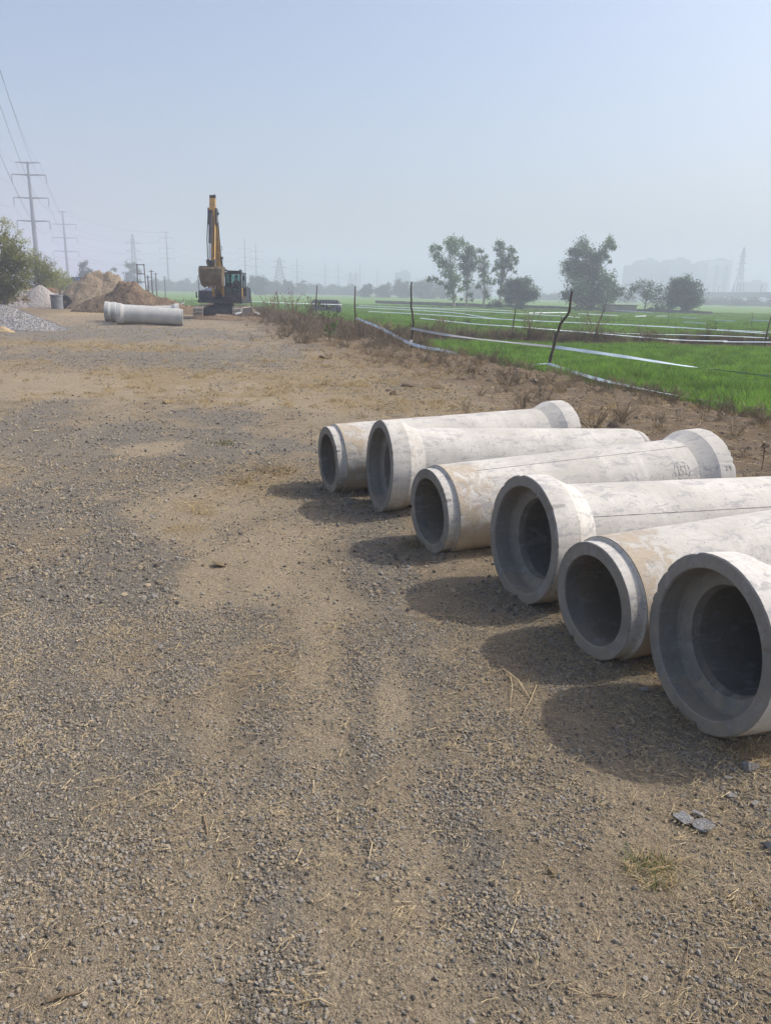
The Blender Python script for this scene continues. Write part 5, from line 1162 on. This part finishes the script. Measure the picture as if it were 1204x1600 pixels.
RB = [([(393, 471, 52), (434, 473, 52), (480, 474.5, 57), (535, 476, 70)], 'white ribbon running right of the excavator toward the tarpaulin stack', 30),
      ([(556, 480, 55), (700, 488, 48), (777, 498, 42), (900, 504, 39), (1050, 511, 36), (1196, 521, 32.5)], 'long white ribbon across the field, brightest, ending at the leaning stake', 35),
      ([(575, 486.5, 52), (680, 492, 47), (779, 498.5, 43), (840, 501, 42)], 'white ribbon ending midfield below the lone tall tree', 30),
      ([(560, 477, 66), (700, 484, 58), (840, 491.5, 50), (905, 496, 48)], 'thin white ribbon across the field before the tall trees', 25),
      ([(656, 497, 40), (740, 506, 37), (801, 510, 33.5), (900, 518, 33.3), (1050, 530.5, 33.2), (1136, 533, 33)], 'low white ribbon strung along the brown bund', 30),
      ([(876, 517, 34), (978, 521, 34), (1100, 524, 33), (1200, 528, 32.6)], 'thin pale ribbon above the low one on the bund', 15),
      ([(826, 489, 70), (860, 488.5, 72), (889, 488, 74)], 'short white ribbon far out, left of the broad tree foot', 45), ([(903, 490, 70), (935, 491.5, 70), (964, 493, 70)], 'short white ribbon far out in front of the broad tree', 45),
      ([(992, 494, 70), (1009, 493.6, 71)], 'very short white ribbon far out below the thin tree', 60), ([(1024, 494, 72), (1042, 493.6, 72)], 'very short white ribbon far out below the round bushy tree', 60),
      ([(1065, 496, 64), (1088, 497.5, 62)], 'short white ribbon far out right of the round bushy tree', 60), ([(1067, 503, 52), (1102, 505, 50)], 'short white ribbon midfield right, above the long one', 60),
      ([(1116, 500, 60), (1148, 501.5, 58)], 'short white ribbon far out below the lattice pylon', 70), ([(1171, 500, 60), (1204, 501.5, 58), (1240, 503, 57)], 'short white ribbon far out at the right edge', 60),
      ([(1000, 509, 37.5), (1100, 514, 36), (1204, 519, 34)], 'white ribbon doubling the long one toward the right edge', 20), ([(1130, 534, 32), (1204, 534.5, 31), (1250, 535, 31)], 'low white ribbon at the leaning stake by the right edge', 30),
      ([(1018, 488, 90), (960, 485, 96)], 'thin white ribbon far out before the low shed', 50), ([(640, 480.5, 75), (740, 483, 72), (800, 486, 70)], 'faint white ribbon far out under the tall trees', 25)]
for pts, lab, tw in RB:
    ribbon(pts, .06, lab, [tw] * len(pts))

# ------------------------------------------------------------------ shrubs and saplings on the bund
def shrub(px, py, Y, hpx, label, leaf=None, seed=0, n=14, name='dry_shrub', spread_=.5, cat='shrub', ln=40, ls=.05):
    r = random.Random(seed + int(px)); p = at(px, py, Y); z0 = hz(p[0], Y); Hh = hpx * Y / F; root = thing(name, label, cat, (p[0], Y, z0 - .03), 0, None); m = MB(); tips = []
    for k in range(n):
        a = r.uniform(0, 6.28); q = r.uniform(.15, 1) * spread_ * Hh; h = Hh * r.uniform(.5, 1.); mid = Vector((math.cos(a) * q * .4, math.sin(a) * q * .4, h * .5)); e = Vector((math.cos(a) * q, math.sin(a) * q, h))
        m.tube([(r.uniform(-.04, .04), r.uniform(-.04, .04), 0), mid, e], [.012 * Hh ** .5, .009 * Hh ** .5, .004], 4, False); tips += [mid, e]
        for _ in range(3):
            a2 = a + r.uniform(-1, 1); s = mid.lerp(e, r.random()); e2 = s + Vector((math.cos(a2), math.sin(a2), r.uniform(.2, 1.2))) * Hh * .16; m.tube([s, e2], [.006, .003], 3, False); tips.append(e2)
    m.build('stems', M['twig'], root)
    if leaf:
        g = np.random.default_rng(seed); N = ln; T_ = np.array([tuple(t) for t in tips]); P = T_[g.integers(0, len(T_), N)] + g.normal(0, ls * .7, (N, 3)); d = g.normal(0, 1, (N, 3)); d /= np.linalg.norm(d, axis=1)[:, None]
        e = np.cross(d, g.normal(0, 1, (N, 3))); e /= np.linalg.norm(e, axis=1)[:, None]; L = g.uniform(.6, 1.3, (N, 1)) * ls
        V = np.stack([P - d * L, P + e * L * .45, P + d * L, P - e * L * .45], 1).reshape(-1, 3); o = bpy.data.objects.new('leaves', raw_mesh('leaves', V, np.arange(len(V)).reshape(-1, 4), leaf)); COL.objects.link(o); o.parent = root
shrub(928, 528, 33.2, 62, 'bare grey branching shrub on the bund right of the bent stake', None, 1, 18, spread_=.7)
shrub(826, 528, 33.1, 45, 'bare brown shrub on the bund left of the bent stake', M['weed_dry'], 2, 14, ln=60)
shrub(690, 528, 33.6, 34, 'brown tangled shrub on the bund right of the crooked stake', M['weed_dry'], 3, 18, ln=90)
shrub(1002, 535, 33.4, 28, 'low pale twiggy shrub on the bund, middle right', M['weed_dry'], 4, 14, ln=50)
shrub(1102, 538, 33.6, 32, 'low twiggy shrub with some green leaves on the bund, right side', M['weed_green'], 5, 14, ln=70)
shrub(600, 532, 32, 30, 'dense brown shrub at the corner where bund meets verge', M['weed_dry'], 6, 20, ln=110)
shrub(508, 516, 40, 34, 'young plant with drooping green leaves left of the bund stake', M['weed_green'], 7, 9, 'leafy_plant', .6, 'plant', 60, .11)
shrub(527, 494, 45.2, 14, 'limp leafy plant on the short stake below the tarpaulin stack', M['weed_green'], 8, 6, 'leafy_plant', .6, 'plant', 36, .10)
shrub(514, 548, 27.5, 36, 'slim leafy sapling on the brown verge, nearest the road', M['weed_green'], 9, 4, 'leafy_plant', .28, 'plant', 34, .08)
shrub(728, 510, 50, 14, 'small leafy green plant out in the field under the second tree', M['weed_green'], 10, 6, 'leafy_plant', .6, 'plant', 40, .12)
shrub(460, 505, 46, 42, 'grey brown weedy shrub right of the excavator, widest', M['weed_dry'], 11, 22, ln=170)
shrub(425, 500, 49, 36, 'grey brown weedy shrub between excavator and the tarpaulin stack', M['weed_dry'], 12, 22, ln=160)
shrub(487, 512, 43, 36, 'grey green weedy shrub below the tarpaulin stack', M['weed_green'], 13, 18, ln=150)
p = on(926, 678); shrub(926, 678, p[1], 46, 'reddish dry plant right beside the farthest pipe socket', M['weed_dry'], 14, 9, 'dry_plant', .6, 'plant', 50, .03)
p = on(1190, 735); shrub(1190, 735, p[1], 48, 'single pale dry stem rising behind the nearest pipes', None, 15, 2, 'dry_plant', .3, 'plant')

# ------------------------------------------------------------------ rubble, stones, stems and tufts lying on the yard
def chunk(px, py, wpx, label, mat='conc_chunk', flat=(.35, .55), name='concrete_chunk', cat='rubble', group='broken concrete chunks', seed=0, sub=3):
    p = on(px, py); d = math.dist(p, EYE); s = wpx * d / F / 2 * 1.25
    me = stone_mesh(name, 1000 + seed + int(px), M[mat], sub, flat, (.28, .7), 11, .025); me.polygons.foreach_set('use_smooth', [False] * len(me.polygons))
    o = bpy.data.objects.new(name, me); COL.objects.link(o); o.location = (p[0], p[1], p[2] + s * .22); o.scale = (s, s, s); o.rotation_euler = (rng.uniform(-.2, .2), rng.uniform(-.2, .2), rng.uniform(0, 6)); tag(o, label, cat, group)
chunk(1063, 1280, 30, 'grey concrete chunk, left one of the close pair below the nearest pipe', seed=1)
chunk(1094, 1293, 40, 'largest grey concrete chunk of the cluster below the nearest pipe', seed=2)
chunk(1091, 1277, 24, 'flat grey concrete flake touching the largest chunk from behind', flat=(.25, .35), seed=3)
chunk(1083, 1270, 11, 'smallest grey concrete bit of the cluster below the nearest pipe', seed=4)
chunk(1102, 1268, 9, 'tiny pale concrete bit at the back right of the cluster', seed=14)
chunk(1007, 1078, 17, 'grey concrete chip beside the lower left rim of the nearest pipe', seed=5)
chunk(1167, 1204, 28, 'rounded grey concrete chunk under the nearest pipe in the straw', flat=(.6, .8), seed=6)
chunk(1137, 1217, 13, 'small grey concrete chunk left of the rounded one in the straw', flat=(.6, .8), seed=7)
chunk(1203, 1326, 24, 'grey concrete chunk cut by the right edge of the photo', flat=(.6, .8), seed=8)
chunk(1140, 1243, 20, 'flat dark grey concrete flake lying below the small chunk', flat=(.2, .3), seed=9)
chunk(1178, 1258, 16, 'grey concrete piece between the rounded chunk and the right edge', seed=10)
chunk(862, 1366, 17, 'smooth tan stone lying alone left of the green tuft', 'sand_tan', (.6, .8), 'tan_stone', 'stone', 'tan stones', 11)
chunk(895, 1325, 13, 'pale tan chip of stone above the smooth tan one', 'sand_tan', (.3, .4), 'tan_stone', 'stone', 'tan stones', 12)
chunk(345, 885, 24, 'flat tan lump in the sandy wheel track', 'sand_tan', (.3, .4), 'tan_stone', 'stone', 'tan stones', 13)
chunk(250, 1013, 10, 'small blue grey stone on the left of the yard', 'conc_chunk', (.6, .8), 'grey_stone', 'stone', None, 15)
chunk(614, 617, 13, 'dark round clod on the verge beyond the pipes', 'soil_brown', (.8, .95), 'soil_clod', 'clod', 'clods on the verge', 17)
chunk(640, 604, 22, 'flat light brown clod behind the second pipe', 'soil_grey', (.4, .5), 'soil_clod', 'clod', 'clods on the verge', 18)
chunk(683, 606, 26, 'flat brown clod right of the light brown one', 'soil_grey', (.4, .5), 'soil_clod', 'clod', 'clods on the verge', 19)
chunk(506, 561, 14, 'reddish flat clod on the brown verge near the leafy sapling', 'soil_brown', (.4, .5), 'soil_clod', 'clod', 'clods on the verge', 20)
chunk(262, 630, 20, 'tan clod lump on the dry grass of the yard', 'sand_tan', (.5, .6), 'soil_clod', 'clod', 'clods on the verge', 21)
def stem(p0, p1, r_, label, mat='straw', name='straw_stem', cat='stem', bend=.02):
    a, b = on(*p0), on(*p1); m = (a + b) / 2; m[2] += bend; m[0] += bend * .6; d = (b - a); P_ = [a - a, (m - a) * .5 + (0, 0, .002), m - a, (m - a) * .5 + (b - a) * .5, b - a]
    o = MB().tube([np.array(q) + np.array([0, 0, r_ * .7]) for q in P_], [r_ * .5, r_ * .6, r_ * .6, r_ * .55, r_ * .3], 7).build(name, M[mat], None, 60, a); tag(o, label, cat)
stem((76, 1566), (130, 1552), .0075, 'thick broken brown stem at the lower left corner', 'twig', 'broken_stem', bend=.004)
stem((1075, 1470), (1045, 1600), .0022, 'long thin dark stem running to the bottom edge', 'twig', 'dry_twig')
stem((780, 1042), (832, 1100), .0042, 'longest straw stem of the wisp in front of the pipes')
stem((795, 1050), (796, 1110), .003, 'upright looking thin straw stem of the wisp in front of the pipes')
stem((838, 1070), (812, 1125), .003, 'short pale straw stem at the right of the wisp')
stem((318, 1275), (325, 1308), .005, 'short split brown straw stem left of centre', 'twig', 'broken_stem', bend=.003)
stem((575, 1308), (576, 1345), .003, 'short upright straw stem crossing another near the centre bottom')
stem((562, 1323), (590, 1325), .0025, 'short level straw stem crossing the upright one')
stem((462, 700 + 870), (520, 1572), .004, 'pale flat straw stem at the bottom left of centre')
stem((925, 1555), (965, 1558), .004, 'brown bent twig near the bottom right of centre', 'twig', 'broken_stem', bend=.004)
def clump(px, py, rpx, hgt_, label, mats, seed, n=60, name='grass_tuft', cat='grass', lean=1.3):
    p = on(px, py); d = math.dist(p, EYE); rr = rpx * d / F; root = thing(name, label, cat, p - np.array([0, 0, .004]))
    for i, (mk_, fr) in enumerate(mats):
        o = bpy.data.objects.new('blades', tuft_mesh('blades', seed + i, int(n * fr), rr * .8, hgt_, .0035 if p[1] < 4 else .006, lean, M[mk_])); COL.objects.link(o); o.parent = root
clump(1018, 1362, 46, .06, 'green grass tuft with straw on the yard at the lower right', [('weed_green', 1.3), ('grass_dry', 2.4)], 700, 60, lean=2.0)
clump(1160, 1410, 30, .04, 'sparse dry grass tuft right of the green one', [('grass_dry', 1.)], 705, 40)
clump(455, 1560, 40, .03, 'flattened tuft of straw at the bottom, left of centre', [('grass_dry', 1.)], 707, 50, lean=2.2)
clump(348, 694, 22, .10, 'small dark brush tuft on the yard at centre left', [('weed_dry', 1.), ('weed_green', .5)], 710, 60, 'brush_tuft')
clump(430, 737, 40, .10, 'wide dry brush tuft on the yard left of the pipes', [('weed_dry', 1.), ('grass_dry', .6)], 713, 110, 'brush_tuft', lean=1.8)
clump(440, 770, 16, .06, 'small dark brush tuft below the wide dry one', [('weed_dry', 1.)], 716, 50, 'brush_tuft', lean=1.8)
clump(375, 752, 22, .07, 'low dry brush tuft left of the wide one', [('weed_dry', 1.)], 719, 50, 'brush_tuft', lean=1.8)
clump(650, 853, 22, .09, 'brown grass tuft touching the spigot of the fourth pipe', [('weed_dry', 1.), ('grass_dry', .5)], 722, 50)
clump(1075, 1120, 40, .05, 'brown straw tuft caught under the rim of the nearest pipe', [('weed_dry', 1.), ('grass_dry', .8)], 725, 70, lean=1.7)
clump(1160, 1170, 55, .05, 'dry straw litter tuft under the nearest pipe barrel', [('grass_dry', 1.), ('weed_dry', .8)], 728, 120, lean=2.0)
